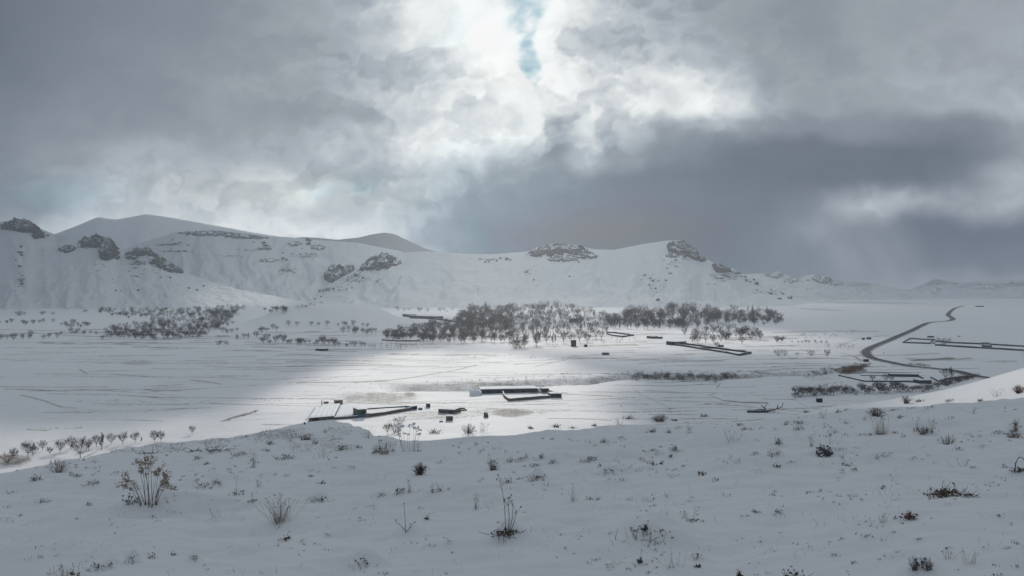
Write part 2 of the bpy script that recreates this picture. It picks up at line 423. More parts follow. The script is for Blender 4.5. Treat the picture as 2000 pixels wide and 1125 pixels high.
OUTSIDE = 143.0  # unseen cloud behind the view, kept dim so the snow shows relief
def build_sky():
    az = np.concatenate([np.arange(-180, -36, 4.0), np.arange(-36, 36, .13), np.arange(36, 180.1, 4.0)])
    az[-1] = 180
    el = np.concatenate([np.arange(-6, -1, 1.0), np.arange(-1, 23, .115), np.arange(23, 40, .5), np.arange(40, 89, 3.0), [89.5]])
    A, E = np.meshgrid(np.radians(az), np.radians(el))
    dx, dy, dz = np.sin(A) * np.cos(E), np.cos(A) * np.cos(E), np.sin(E)
    # distance to the ceiling surface (superellipse of revolution), camera height as origin
    R, H = 8500.0, 800.0 - CAM_H
    hr = np.sqrt(dx ** 2 + dy ** 2); vz = np.abs(dz)
    t = ((hr / R) ** 4 + (vz / np.where(dz < 0, 1200.0, H)) ** 4) ** -.25
    D = np.stack([dx * t, dy * t, dz * t + CAM_H], -1)
    Ac = np.clip(A, math.radians(-62), math.radians(62))
    X = 1000 + 1600 * np.tan(Ac); Y = HOR - 1600 * np.tan(np.clip(E, -.4, 1.2)) / np.maximum(np.cos(Ac), .45)
    lin = srgb2lin(sky_rgb(X, Y, A, E))
    # the air in front dims and lifts the far cloud: what leaves the cloud is a little more contrasty
    path = np.clip(445 / np.maximum(np.sin(np.maximum(E, .02)), .02), 0, 6000)
    tr = np.exp(-HAZE_DENSITY * path * HAZE_K)
    beam = 1 + 1.0 * np.exp(-((X - 1040) / 330) ** 2)           # the air under the gaps is sunlit
    lin = np.clip((lin - (np.array(HAZE_L) + np.array([.262, .25, .235]) * (beam[..., None] - 1)) * (1 - tr[..., None])) / tr[..., None], .03, 1.6)
    # sunlight through the cloud; the sky behind shows through the same thin spots
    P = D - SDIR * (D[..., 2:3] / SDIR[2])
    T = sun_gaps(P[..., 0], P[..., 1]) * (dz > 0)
    glow = np.exp(-((X - 945) / 480) ** 2) * np.exp(-np.maximum(Y, 0) / 2000)
    N = (np.array([.27, .38, .55]) + np.array([.48, .40, .30]) * glow[..., None]) * (1 + np.clip(Y, 0, 500)[..., None] / 900) * SKY_K
    lin = np.maximum(lin - T[..., None] * N, .02)
    V = D.reshape(-1, 3)
    me = np_mesh("sky", V, grid_faces(len(el), len(az)), True)
    ca = me.attributes.new("glow", 'FLOAT_COLOR', 'POINT')
    ca.data.foreach_set('color', np.concatenate([lin.reshape(-1, 3), np.ones((len(V), 1))], 1).astype(np.float32).ravel())
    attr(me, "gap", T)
    t = NT("cloud_ceiling")
    a = t.n('Attribute'); a.attribute_name = "glow"
    em = t.n('Emission'); t.set(em.inputs[0], a.outputs['Color'])
    em.inputs[1].default_value = 1.0
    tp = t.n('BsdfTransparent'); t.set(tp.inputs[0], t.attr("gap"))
    ad = t.n('AddShader')
    t.t.links.new(em.outputs[0], ad.inputs[0]); t.t.links.new(tp.outputs[0], ad.inputs[1])
    t.t.links.new(ad.outputs[0], t.out.inputs[0])
    t.m.cycles.emission_sampling = 'NONE'
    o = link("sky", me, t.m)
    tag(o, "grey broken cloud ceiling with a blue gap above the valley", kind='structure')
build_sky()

# ------------------------------------------------------------------ the ground: hillside, valley floor, stream bank
def tab(u, T): return np.interp(u, [p[0] for p in T], [p[1] for p in T])
def pt(px, py): return (px - 1000) / F, (py - HOR) / F

GULLY = [(700, 770), (760, 766), (800, 764), (860, 763), (930, 762), (1000, 757), (1100, 752), (1150, 751), (1200, 743), (1260, 739), (1320, 741), (1400, 742), (1460, 738), (1520, 735), (1600, 733), (1660, 727)]
_gx = np.array([(p[0] - 1000) / F for p in GULLY]); _gd = np.array([72000 / (p[1] - HOR) for p in GULLY])

def height(x, y):
    yp = np.maximum(y, .01)
    u = np.clip(x / np.maximum(y, 3), -1.2, 1.2)
    # hillside under the camera
    back = np.where(y < 0, 14 * (1 - np.exp(np.minimum(y, 0) / 110)), 0)
    hill = 43.4 + 11 * np.tanh(x / 150) - .125 * np.maximum(y, 0) + back
    yb = tab(u, [(-.9, 40), (-.62, 36), (-.52, 42), (-.46, 74), (-.40, 92), (-.27, 96), (-.22, 88), (-.17, 38), (-.1, 33.5), (.3, 34), (.45, 33.5), (.9, 34)])
    dip = .021 * np.clip(y - 36, 0, 60) * sstep(-.24, -.38, u) + .009 * np.clip(y - 36, 0, 60) * sstep(-.16, -.3, u) 
    s = (yp - yb) / 3.0
    soft = np.where(s > 30, s, np.log1p(np.exp(np.minimum(s, 30)))) * 3.0
    drift = .42 * fbm(x / 6, y / 4, 4, 71) + .15 * fbm(x / 2.2, y / 1.1, 3, 75) + .045 * fbm(x / .6, y / .32, 2, 77)
    drift = drift + .5 * fbm(x / 26, y / 20, 3, 73) * sstep(8, 30, np.hypot(x, y))
    hill = hill - dip - .19 * soft + drift * np.exp(-np.maximum(y - 60, 0) / 80)
    # lit spur on the right behind the brow
    wc = tab(u, [(.30, .165), (.36, .151), (.40, .1412), (.428, .1397), (.47, .1328), (.498, .1284), (.527, .1228), (.555, .1159), (.586, .1075), (.625, .0963), (.75, .06), (1.0, .0)])
    crest = CAM_H - wc * 190
    spur = crest + np.where(y < 190, .012 * (190 - np.maximum(y, 120)) - .35 * np.maximum(128 - y, 0), -.30 * (y - 190)) - .0009 * np.maximum(y - 175, 0) ** 2
    spur = np.where((u > .2) & (y > 40), spur + .35 * fbm(x / 40, y / 30, 3, 78), -80)
    # valley floor
    v = .9 * fbm(x / 150, y / 150, 3, 81) + .35 * fbm(x / 33, y / 33, 3, 85) * np.exp(-np.maximum(y - 900, 0) / 900)
    v = v + .0035 * np.maximum(y - 1100, 0)
    gd = np.interp(u, _gx, _gd)
    k = (y - gd)
    prof = sstep(-3, 2.5, k) * (1 - sstep(6, 31, k))
    v = v - 3.8 * prof * sstep(-.17, -.13, u) * (1 - sstep(.38, .44, u)) * sstep(200, 260, y)
    # the flat-topped mound in front of the slopes
    cx, cyy = -.222 * 1040, 1040.0
    dm = np.hypot((x - cx) / 1.0, (y - cyy) / 1.25) + 10 * fbm(x / 40, y / 40, 3, 91)
    v = v + 24.5 * (1 - sstep(34, 118, dm)) 
    k = 1.6
    z = np.logaddexp(hill / k, v / k) * k
    z = np.where((u > .2) & (y > 40), np.logaddexp(z / .8, spur / .8) * .8, z)
    return z

TH = np.concatenate([np.arange(-180, -37, 5.0), np.arange(-37, 37, .1), np.arange(37, 180.1, 5.0)])
TH[-1] = 180
fi0, fi1 = int(np.argmax(TH >= -37)), int(np.argmax(TH >= 36.9))
_r1 = np.concatenate([1 / np.linspace(1 / 3.4, 1 / 7, 60), 1 / np.linspace(1 / 7, 1 / 48, 400)[1:]])
_r2 = np.linspace(48, 210, 80)[1:]
_r3 = 1 / np.linspace(1 / 212, 1 / 1700, 310)
_r4 = np.geomspace(1720, 5150, 34)
RR = np.concatenate([[.02, .8, 1.6, 2.5], _r1, _r2, _r3, _r4])
GT, GR = np.meshgrid(np.radians(TH), RR)          # rows = r, cols = theta
GX, GY = GR * np.sin(GT), GR * np.cos(GT)
GZ = height(GX, GY)

def at(px, py, lift=0.0):
    """the ground point seen at a photo position"""
    u = (px - 1000) / F; w = (py - HOR) / F
    th = math.degrees(math.atan(u))
    fc = (th - TH[fi0]) / .1 + fi0
    j = int(fc); f = fc - j
    z = GZ[:, j] * (1 - f) + GZ[:, j + 1] * f
    y = RR * math.cos(math.radians(th))
    below = z - (CAM_H - w * y)
    idx = np.nonzero(below[4:] > 0)[0]
    if len(idx) == 0: i = len(y) - 1; t = 0
    else:
        i = idx[0] + 4
        a, b = below[i - 1], below[i]
        t = a / (a - b)
        i -= 1
    i = min(i, len(y) - 2)
    yy = y[i] * (1 - t) + y[i + 1] * t
    zz = z[i] * (1 - t) + z[i + 1] * t
    return np.array([u * yy, yy, zz + lift])

def ground_z(x, y):
    th = math.degrees(math.atan2(x, y)); r = math.hypot(x, y)
    if abs(th) > 36.8: return float(height(np.array([x]), np.array([y]))[0])
    fc = (th - TH[fi0]) / .1 + fi0; j = int(fc); f = fc - j
    i = int(np.clip(np.searchsorted(RR, r) - 1, 0, len(RR) - 2)); g = (r - RR[i]) / (RR[i + 1] - RR[i])
    return float((GZ[i, j] * (1 - f) + GZ[i, j + 1] * f) * (1 - g) + (GZ[i + 1, j] * (1 - f) + GZ[i + 1, j + 1] * f) * g)

# foreground plants and stones: photo x, photo y of the base, width, height (photo px), kind
TUFTS = [
 (70,938,22,12,'twig'),(113,922,40,32,'brush'),(150,930,14,6,'twig'),(180,946,26,10,'twig'),(85,980,26,8,'twig'),(172,987,10,9,'twig'),(252,984,34,22,'lean'),(152,1014,15,4,'twig'),
 (400,952,26,12,'twig'),(424,944,16,10,'twig'),(462,966,20,42,'stalk'),(490,980,15,18,'stalk'),(425,1010,30,14,'faint'),(405,906,12,6,'twig'),(384,896,12,8,'twig'),(470,888,26,9,'twig'),(496,911,13,26,'grass'),
 (125,1125,52,32,'stalks'),(188,1110,24,14,'twig'),(215,1106,14,11,'mound'),(257,1097,18,16,'mound'),(297,1090,15,13,'twig'),(338,1084,9,10,'twig'),(378,1091,20,9,'mound'),
 (545,1020,56,44,'snowgrass'),(557,1054,14,22,'stalk'),(620,979,30,14,'mound'),(528,868,12,10,'twig'),(567,863,12,14,'grass'),(600,859,24,14,'lean'),(616,866,12,8,'twig'),(520,880,14,7,'twig'),(560,895,34,10,'twig'),
 (628,894,24,20,'grass'),(668,877,16,12,'twig'),(700,874,16,7,'twig'),(718,856,18,20,'grass'),(750,886,36,28,'brush'),(768,881,6,20,'stalk'),(733,884,14,12,'twig'),(815,882,8,18,'stalk'),
 (848,960,24,24,'stalks'),(876,957,8,5,'twig'),(745,969,22,8,'mound'),(781,964,20,14,'twig'),(800,962,8,24,'grass'),(835,1014,6,16,'stalk'),(930,994,6,28,'grass'),(962,918,18,26,'brush'),(966,918,12,10,'twig'),
 (996,902,14,8,'twig'),(994,943,12,14,'twig'),(985,1046,46,14,'heap'),(708,1104,44,18,'mound'),(915,846,28,18,'brush'),(943,842,16,14,'grass'),(850,846,22,10,'twig'),(607,931,12,7,'twig'),(630,945,14,12,'stalk'),
 (506,951,12,16,'grass'),(1037,837,10,6,'twig'),(1086,834,14,9,'twig'),(1118,836,14,4,'twig'),(1060,857,6,4,'twig'),(1080,858,8,4,'twig'),(1180,863,12,10,'twig'),(1213,855,10,4,'twig'),(1273,844,14,10,'twig'),
 (1208,830,16,10,'grass'),(1325,836,14,4,'twig'),(1347,846,12,22,'stalk'),(1288,823,34,14,'shrub'),(1318,822,10,5,'twig'),(1375,814,16,6,'lean'),(1228,818,20,8,'twig'),(1445,831,14,7,'twig'),(1455,839,12,6,'twig'),(1467,839,8,5,'twig'),
 (1430,862,24,20,'grass'),(1306,846,10,8,'twig'),(1277,880,12,6,'twig'),(1290,874,14,5,'twig'),(1318,880,18,14,'twig'),(1288,888,20,5,'mound'),(1310,892,8,8,'twig'),(1022,897,18,8,'twig'),(1058,894,8,10,'twig'),
 (1046,908,12,6,'twig'),(1080,904,14,8,'mound'),(1152,899,34,12,'lean'),(1173,911,10,7,'twig'),(1187,923,22,10,'mound'),(1222,917,28,10,'faint'),(1276,907,10,14,'stalk'),(1291,906,5,10,'stalk'),(1258,901,14,4,'twig'),
 (1321,917,12,4,'twig'),(1373,926,8,12,'stalk'),(1397,940,12,9,'twig'),(1477,889,18,9,'twig'),(1440,904,14,6,'faint'),(1048,938,24,16,'mound'),(1015,936,14,7,'twig'),(1153,976,12,9,'twig'),(1168,978,12,8,'mound'),
 (1265,1046,90,22,'mound'),(1261,1036,4,26,'stalk'),(1250,1032,28,9,'twig'),(1355,1019,18,36,'stalk'),(1336,1012,14,12,'grass'),(1372,1019,8,4,'twig'),(1476,1002,12,6,'twig'),(1460,1008,8,3,'twig'),(1250,1100,5,36,'stalk'),
 (1315,1108,34,30,'faint'),(1363,1090,12,14,'twig'),(1362,1107,6,8,'stalk'),(1187,1110,18,10,'faint'),(1445,1128,8,22,'stalk'),(1120,978,14,26,'grass'),(1450,1009,16,3,'twig'),
 (1560,838,16,9,'twig'),(1520,866,10,14,'twig'),(1585,872,6,20,'grass'),(1617,868,44,20,'faint'),(1512,890,26,11,'mound'),(1517,912,10,12,'stalk'),(1548,904,24,5,'twig'),(1655,910,18,24,'stalk'),(1668,920,12,9,'twig'),
 (1645,924,10,8,'faint'),(1690,850,32,6,'twig'),(1747,846,12,5,'twig'),(1766,853,6,8,'twig'),(1806,847,30,14,'shrub'),(1850,867,36,18,'brush'),(1870,878,16,8,'twig'),(1920,873,10,6,'twig'),(1978,855,28,14,'redshrub'),
 (1984,842,14,26,'brush'),(1948,846,18,7,'twig'),(1880,911,30,15,'faint'),(1900,914,12,6,'twig'),(1962,914,8,10,'twig'),(1725,954,10,9,'twig'),(1886,972,18,8,'twig'),(1520,1003,18,11,'twig'),
 (1725,1020,16,16,'grass'),(1748,1014,9,7,'twig'),(1778,1014,26,16,'redshrub'),(1745,1040,12,3,'twig'),(1795,1054,14,5,'twig'),(1850,1092,24,18,'faint'),(1895,1102,26,24,'faint'),(1545,1128,42,22,'lean'),(1950,1128,36,12,'mound'),
 (1785,1130,8,14,'twig'),(1535,830,6,9,'twig'),(1637,805,8,7,'twig'),(1605,817,28,16,'grass'),(1560,826,20,7,'twig'),(1712,812,38,16,'shrub'),(1745,802,14,5,'twig'),(1770,788,18,16,'brush'),(1797,784,18,5,'twig'),(1855,784,22,6,'twig'),
 (1915,784,12,6,'twig'),(1990,768,22,16,'redshrub'),(1948,774,22,12,'grass'),(1900,808,24,10,'faint'),(1575,806,8,6,'twig'),(1790,842,8,22,'grass'),(1820,846,6,30,'grass'),(1650,828,24,8,'faint'),(1640,878,22,5,'mound'),(1720,892,26,6,'mound'),
 (1480,861,14,5,'faint'),(1160,832,10,5,'twig'),(378,882,28,5,'heap'),(428,881,42,5,'heap'),(290,886,26,4,'heap'),(1004,990,10,10,'none'),(1655,800,14,3,'twig'),(1760,815,16,6,'twig'),(1690,820,14,5,'faint'),(40,1008,12,4,'faint'),(345,1003,16,4,'faint'),(600,1000,12,6,'none'),
 (880,1060,14,4,'faint'),(640,1048,12,4,'faint'),(1600,960,14,4,'faint'),(1690,1050,16,5,'faint'),(1630,1085,18,4,'mound'),(1420,970,14,4,'faint'),(1950,1010,16,4,'faint'),(1215,940,16,4,'faint'),(930,870,14,5,'faint'),(860,905,12,4,'faint'),
 (330,925,14,5,'faint'),(230,925,16,5,'faint'),(20,965,14,6,'faint'),(560,930,12,4,'faint'),(690,915,14,4,'faint'),
]
TUFTS = [t for t in TUFTS if t[4] != 'none']
LANDMARKS = [  # distinct plants and stones of the foreground: photo x, y, width, height, kind, short name used in other labels
 (288,988,110,100,'seedplant','seed-head plant'),(820,928,30,22,'cushion','dark cushion shrub'),(990,1042,36,110,'tallstalk','tall forked stalk'),(792,1040,40,60,'threearm','three-armed twig'),
 (1610,885,32,18,'rock','dark snow-edged rock'),(1850,970,84,28,'brushheap','brown brush heap'),(1800,1112,56,30,'snowlump','twin snow lump'),(800,882,50,50,'snowumbel','snow-headed stalks on the brow'),
 (1720,848,28,38,'upright','upright pale grass'),(1990,920,26,30,'arch','arched dark twig'),(1500,805,60,18,'deadbranch','antler-like dead branch'),
]

def add_mounds(items):
    for px, py, w, h, kind in items:
        if py < 770 or kind in ('none',): continue
        p = at(px, py)
        d = p[1]
        if d > 70: continue
        k = {'mound': 2.0, 'twig': 1.5, 'shrub': 1.2, 'lean': 1.3, 'brush': .8, 'heap': 1.3, 'rock': 1.0, 'snowgrass': .35, 'snowlump': 1.0, 'brushheap': .6}.get(kind, .6)
        sx = max(w * d / F * .72, .07); hh = .75 * k * h * d / F * (1.0 if kind in ('mound', 'snowlump') else .55)
        m = (np.abs(GX - p[0]) < sx * 4) & (np.abs(GY - p[1]) < sx * 6)
        GZ[m] += hh * np.exp(-((GX[m] - p[0] - .15 * sx) / sx) ** 2 - ((GY[m] - p[1] - sx * .5) / (sx * 1.3)) ** 2)

LINES = [  # bare earth lines (field banks, tracks, ditches) in the photo: points, half width in m, strength
 ([(0, 693), (60, 692), (120, 690), (190, 686)], .9, .5), ([(0, 705), (100, 701)], .8, .4), ([(150, 714), (232, 707)], .8, .5), ([(40, 771), (90, 784), (120, 795), (150, 797)], .8, .5),
 ([(165, 799), (198, 802)], .6, .4), ([(260, 677), (330, 680), (390, 677)], .9, .4), ([(0, 722), (140, 722)], .7, .3), ([(270, 733), (300, 733), (350, 727)], .7, .3),
 ([(110, 686), (125, 680), (115, 678)], .6, .4), ([(155, 721), (172, 731)], .6, .5), ([(245, 729), (262, 721)], .6, .4), ([(215, 745), (240, 743)], .6, .4), ([(300, 678), (480, 682)], .8, .35),
 ([(500, 703), (610, 703), (700, 705)], 1.0, .5), ([(700, 707), (850, 704), (905, 703)], .9, .5), ([(560, 748), (620, 743), (660, 737), (705, 724)], .9, .6), ([(580, 748), (700, 746), (760, 743), (820, 735), (880, 725), (930, 713)], .8, .8),
 ([(500, 728), (560, 720), (580, 716)], .8, .4), ([(690, 700), (700, 692), (715, 690)], .7, .4), ([(800, 712), (850, 712), (1000, 705)], .7, .3), ([(930, 713), (1000, 704)], .6, .5),
 ([(1000, 706), (1060, 704), (1110, 697), (1200, 694)], .8, .5), ([(1045, 716), (1090, 706), (1105, 703)], .8, .6), ([(1040, 676), (1150, 675), (1300, 670)], .8, .6), ([(1000, 679), (1060, 678)], .8, .6),
 ([(1200, 752), (1300, 754), (1400, 750)], .8, .6), ([(1237, 758), (1250, 770), (1280, 783), (1308, 797), (1310, 806)], 1.0, .6), ([(1400, 758), (1408, 748), (1400, 755)], .8, .5), ([(1385, 772), (1412, 782), (1450, 786), (1500, 787)], 1.2, .75),
 ([(1385, 772), (1400, 767)], .8, .5), ([(1410, 772), (1480, 772), (1520, 773)], .7, .5), ([(1405, 757), (1480, 755)], .8, .5), ([(1190, 789), (1260, 789), (1270, 791)], .8, .5), ([(1050, 811), (1070, 805), (1115, 800)], .7, .45),
 ([(1110, 795), (1140, 790)], .6, .35), ([(1070, 817), (1130, 818), (1195, 821)], .7, .75), ([(1000, 817), (1070, 817)], .5, .4), ([(850, 790), (980, 782)], .6, .4), ([(860, 763), (830, 784)], .5, .3),
 ([(1000, 655), (1090, 648), (1180, 640)], .9, .4), ([(1000, 668), (1120, 660), (1280, 652)], .8, .4), ([(1180, 655), (1320, 650)], .8, .4), ([(1290, 660), (1330, 668)], .8, .5), ([(1550, 690), (1620, 693)], .8, .6),
 ([(1640, 688), (1670, 697), (1684, 706)], 1.0, .6), ([(1770, 700), (1850, 703), (1900, 699)], .8, .6), ([(1780, 704), (1830, 702), (1860, 699)], 1.2, .9), ([(1730, 673), (1800, 676), (1890, 674)], .6, .35), ([(1550, 797), (1600, 795), (1680, 789)], .5, .5),
 ([(1545, 778), (1560, 785), (1575, 795)], .8, .6), ([(1520, 757), (1570, 752)], .7, .4), ([(1500, 775), (1560, 772)], .6, .3), ([(1700, 658), (1770, 656)], 1.0, .35),
 ([(500, 655), (620, 652)], .9, .35), ([(560, 690), (620, 690)], .8, .4), ([(600, 752), (660, 753)], .7, .5), ([(630, 764), (660, 757)], .6, .4), ([(580, 779), (600, 776)], .6, .4), ([(440, 782), (540, 787)], .7, .35),
 ([(436, 822), (455, 815), (480, 810), (502, 802)], 2.2, .95), ([(90, 862), (125, 856), (200, 867)], .0, .0), ([(83, 867), (110, 860), (128, 857)], .8, 1.1), ([(50, 839), (95, 841)], .6, .7), ([(132, 837), (160, 836)], .6, .7),
 ([(430, 777), (490, 784)], .5, .3), ([(310, 790), (420, 788)], .5, .45), ([(100, 782), (200, 781), (240, 786)], .5, .4), ([(545, 637), (730, 637)], .8, .22), ([(720, 603), (745, 618), (765, 630)], .6, .2),
 ([(1780, 668), (1900, 672)], .6, .3), ([(1560, 603), (1640, 606)], 2.5, .5), ([(1550, 590), (1800, 592)], 3.0, .4), ([(1830, 640), (1990, 640)], 1.2, .3), ([(1640, 675), (1680, 660), (1735, 654)], .9, .4)]
PATCHES = [  # bare or thin-snow areas: centre, half sizes in photo px, strength
 (270, 709, 38, 5, .52), (330, 756, 45, 4, .42), (240, 790, 60, 5, .36), (140, 800, 40, 6, .3), (520, 720, 60, 4, .34), (600, 765, 50, 5, .36), (90, 735, 50, 4, .3), (450, 735, 60, 4, .3), (1180, 770, 60, 5, .3), (1450, 785, 50, 5, .3), (1600, 740, 40, 5, .4), (1000, 806, 48, 9, .78), (955, 805, 36, 8, .5), (740, 776, 85, 11, .62), (690, 784, 22, 4, .55), (800, 770, 14, 5, .8), (850, 812, 80, 11, .5), (730, 820, 30, 6, .3),
 (1300, 702, 60, 8, .45), (1400, 700, 60, 6, .3), (1664, 723, 26, 8, 1.3), (1850, 702, 80, 4, .45), (1960, 706, 40, 3, .5), (1775, 713, 34, 4, .5), (420, 858, 110, 16, .36), (560, 850, 70, 14, .46), (630, 858, 40, 8, .45),
 (300, 868, 90, 8, .3), (1880, 746, 40, 9, .0), (1060, 805, 14, 4, .5), (930, 700, 30, 4, .45), (960, 695, 20, 3, .5), (150, 880, 50, 4, .3), (1560, 745, 60, 8, .28), (1480, 740, 80, 7, .25), (25, 898, 34, 12, .7), (1700, 680, 22, 6, .35)]

def bare_mask():
    B = np.zeros_like(GZ)
    fr = slice(fi0, fi1)
    X, Y = GX[:, fr], GY[:, fr]
    b = np.zeros_like(X)
    yrow = RR
    for pts, hw, st in LINES:
        if hw <= 0: continue
        P = [at(*p) for p in pts]
        for a, q in zip(P[:-1], P[1:]):
            lo, hi = min(a[1], q[1]) / 1.0 - 12, (max(a[1], q[1])) * 1.25 + 12
            i0, i1 = np.searchsorted(yrow, lo), np.searchsorted(yrow, hi)
            xs, ys = X[i0:i1], Y[i0:i1]
            fl = min(1.0, CAM_H / max((a[1] + q[1]) * .5, 50)) if a[1] > 150 else 1.0     # banks lie flat and broad along the valley
            dxy = (q[:2] - a[:2]) * np.array([1, fl]); L2 = dxy @ dxy + 1e-9
            t = np.clip(((xs - a[0]) * dxy[0] + (ys - a[1]) * fl * dxy[1]) / L2, 0, 1)
            d = np.hypot(xs - a[0] - t * dxy[0], ((ys - a[1]) * fl - t * dxy[1]))
            h = hw if a[1] < 150 else 1.25 * hw * a[1] / F
            b[i0:i1] = np.maximum(b[i0:i1], 1.25 * st * np.exp(-(d / h) ** 2))
    with np.errstate(divide='ignore', invalid='ignore'):
        PX = 1000 + F * X / np.maximum(Y, .5); PY = HOR + F * (CAM_H - GZ[:, fr]) / np.maximum(Y, .5)
    wob = 1 + 1.1 * fbm(X / 16, Y / 26, 5, 95, .65)
    for x, y, a, h, st in PATCHES:
        if st <= 0: continue
        d0 = at(x, y)[1]
        ok = (Y > d0 * .75) & (Y < d0 * 1.35)
        e = ((PX - x) / a) ** 2 + ((PY - y) / h) ** 2
        b = np.maximum(b, np.where(ok, st * (1 - sstep(.1, 1.9, e * wob)), 0))
    # faint furrows and field edges
    r2 = np.random.default_rng(77)
    for i in range(320):
        px, py = r2.uniform(-50, 1600), HOR + 72000 / r2.uniform(260, 900)
        P0 = np.array([(px - 1000) / F * 72000 / (py - HOR), 72000 / (py - HOR)])
        ang = r2.normal(.05, .22); Ln = r2.uniform(25, 110)
        q0 = P0; 
        for j in range(3):
            q1 = q0 + Ln / 3 * np.array([math.cos(ang), math.sin(ang)]); ang += r2.normal(0, .12)
            i0, i1 = np.searchsorted(yrow, min(q0[1], q1[1]) - 8), np.searchsorted(yrow, max(q0[1], q1[1]) * 1.25 + 8)
            fl = CAM_H / q0[1]
            xs, ys = X[i0:i1], Y[i0:i1]; dq = (q1 - q0) * np.array([1, fl])
            t = np.clip(((xs - q0[0]) * dq[0] + (ys - q0[1]) * fl * dq[1]) / (dq @ dq), 0, 1)
            dd = np.hypot(xs - q0[0] - t * dq[0], (ys - q0[1]) * fl - t * dq[1]) / (.8 * q0[1] / F)
            b[i0:i1] = np.maximum(b[i0:i1], r2.uniform(.35, .85) * np.exp(-dd ** 2))
            q0 = q1
    # far bank of the stream: brush and earth through the snow
    u = X / np.maximum(Y, 1); k = Y - np.interp(u, _gx, _gd)
    bank = sstep(3, 8, k) * (1 - sstep(22, 34, k)) * sstep(-.17, -.12, u) * (1 - sstep(.38, .44, u)) * (Y > 200)
    b = np.maximum(b, .50 * bank * (1 + .5 * fbm(X / 14, Y / 14, 3, 99)))
    b = np.maximum(b, .8 * np.exp(-((k + 0.0) / 1.6) ** 2) * sstep(.06, .1, u) * (1 - sstep(.24, .27, u)) * (Y > 200))
    B[:, fr] = b
    return B

# ------------------------------------------------------------------ hills
HILLS = {}
def hill(name, label, prof, df, dr, back, mat, g=1.25, amp=10.0, zf=-4.0, spurs=(), bare=(), seed=0, rows=90, step=2.5, base_bare=0.0, edge=None):
    xs = np.arange(prof[0][0], prof[-1][0] + .1, step)
    ry = np.interp(xs, [p[0] for p in prof], [p[1] for p in prof])
    k = np.ones(3) / 3; ryp = np.convolve(np.pad(ry, 1, mode='edge'), k, 'valid')
    u = (xs - 1000) / F
    drr = np.interp(xs, [prof[0][0], prof[-1][0]], dr) if isinstance(dr, tuple) else np.full(len(xs), float(dr))
    drr = drr + 60 * fbm(xs / 160, xs * 0, 3, seed)
    dff = (np.interp(xs, [prof[0][0], prof[-1][0]], df) if isinstance(df, tuple) else np.full(len(xs), float(df))) + 170 * fbm(xs / 130, xs * 0 + 4, 4, seed + 3)
    dff = dff - 130
    zr = CAM_H - (ryp - HOR) / F * drr + .9 * fbm(xs / 14, xs * 0 + 7, 4, seed + 7)
    t = np.linspace(0, 1, rows)
    tb = np.linspace(0, 1, 16)[1:]
    U = u[None, :]
    T = t[:, None]
    Yf = dff[None, :] * (1 - T) + drr[None, :] * T
    shape = .03 * T + .97 * T ** (g + .75)
    Z0 = zf + (zr[None, :] - zf) * shape
    Xf = U * Yf
    XS = np.broadcast_to(xs[None, :], Yf.shape)
    rel = (zr[None, :] - zf) / 100.0
    gul = -np.abs(fbm(XS / 62 + .5 * fbm(XS / 90, T * 2 + 0 * XS, 3, seed + 21), T * 1.6 + 0 * XS, 4, seed + 11)) + .2
    sm = np.sin(np.pi * T) ** .8 * (1 - T * .35)
    Z = Z0 + amp * rel * gul * sm + 2.2 * rel * fbm(XS / 22, T * 9, 4, seed + 31) * sm
    for sx, half, t0, t1, hgt in spurs:      # ridges running down from the hill
        along = sstep(t0 - .12, t0 + .15, T) * (1 - sstep(t1 - .05, t1 + .12, T))
        wid = half * np.clip((t1 - T) / max(t1 - t0, .01), .08, 1)
        Z = Z + hgt * along * np.clip(1 - np.abs(XS - sx - (T - t0) * 12) / wid, 0, 1)
    Tb = tb[:, None]
    Yb = drr[None, :] + back * Tb
    Zb = zr[None, :] - (zr[None, :] - zf + 15) * (.35 * Tb + .65 * Tb ** 1.6)
    V = np.stack([np.concatenate([Xf, U * Yb]), np.concatenate([Yf, Yb]), np.concatenate([Z, Zb])], -1)
    n = V.shape[0]
    me = np_mesh(name, V.reshape(-1, 3), grid_faces(n, len(xs)), True)
    PX = np.broadcast_to(xs[None, :], V.shape[:2]); PY = HOR + F * (CAM_H - V[..., 2]) / V[..., 1]
    B = np.full(V.shape[:2], base_bare)
    for x, y, a, h, s in bare:
        B = np.maximum(B, s * np.exp(-((PX - x) / a) ** 2 - ((PY - y) / h) ** 2))
    B[rows:] = 0
    attr(me, "bare", B)
    o = link(name, me, mat)
    tag(o, label, kind='structure')
    HILLS[seed] = (xs, V[:rows + 3], PY[:rows + 3])
    return o

def hill_at(seed, px, py):
    xs, V, PY = HILLS[seed]
    j = int(np.clip(round((px - xs[0]) / (xs[1] - xs[0])), 0, len(xs) - 1))
    col = PY[:, j]
    idx = np.nonzero(col <= py)[0]
    i = idx[0] if len(idx) else len(col) - 3
    return V[i, j].copy()

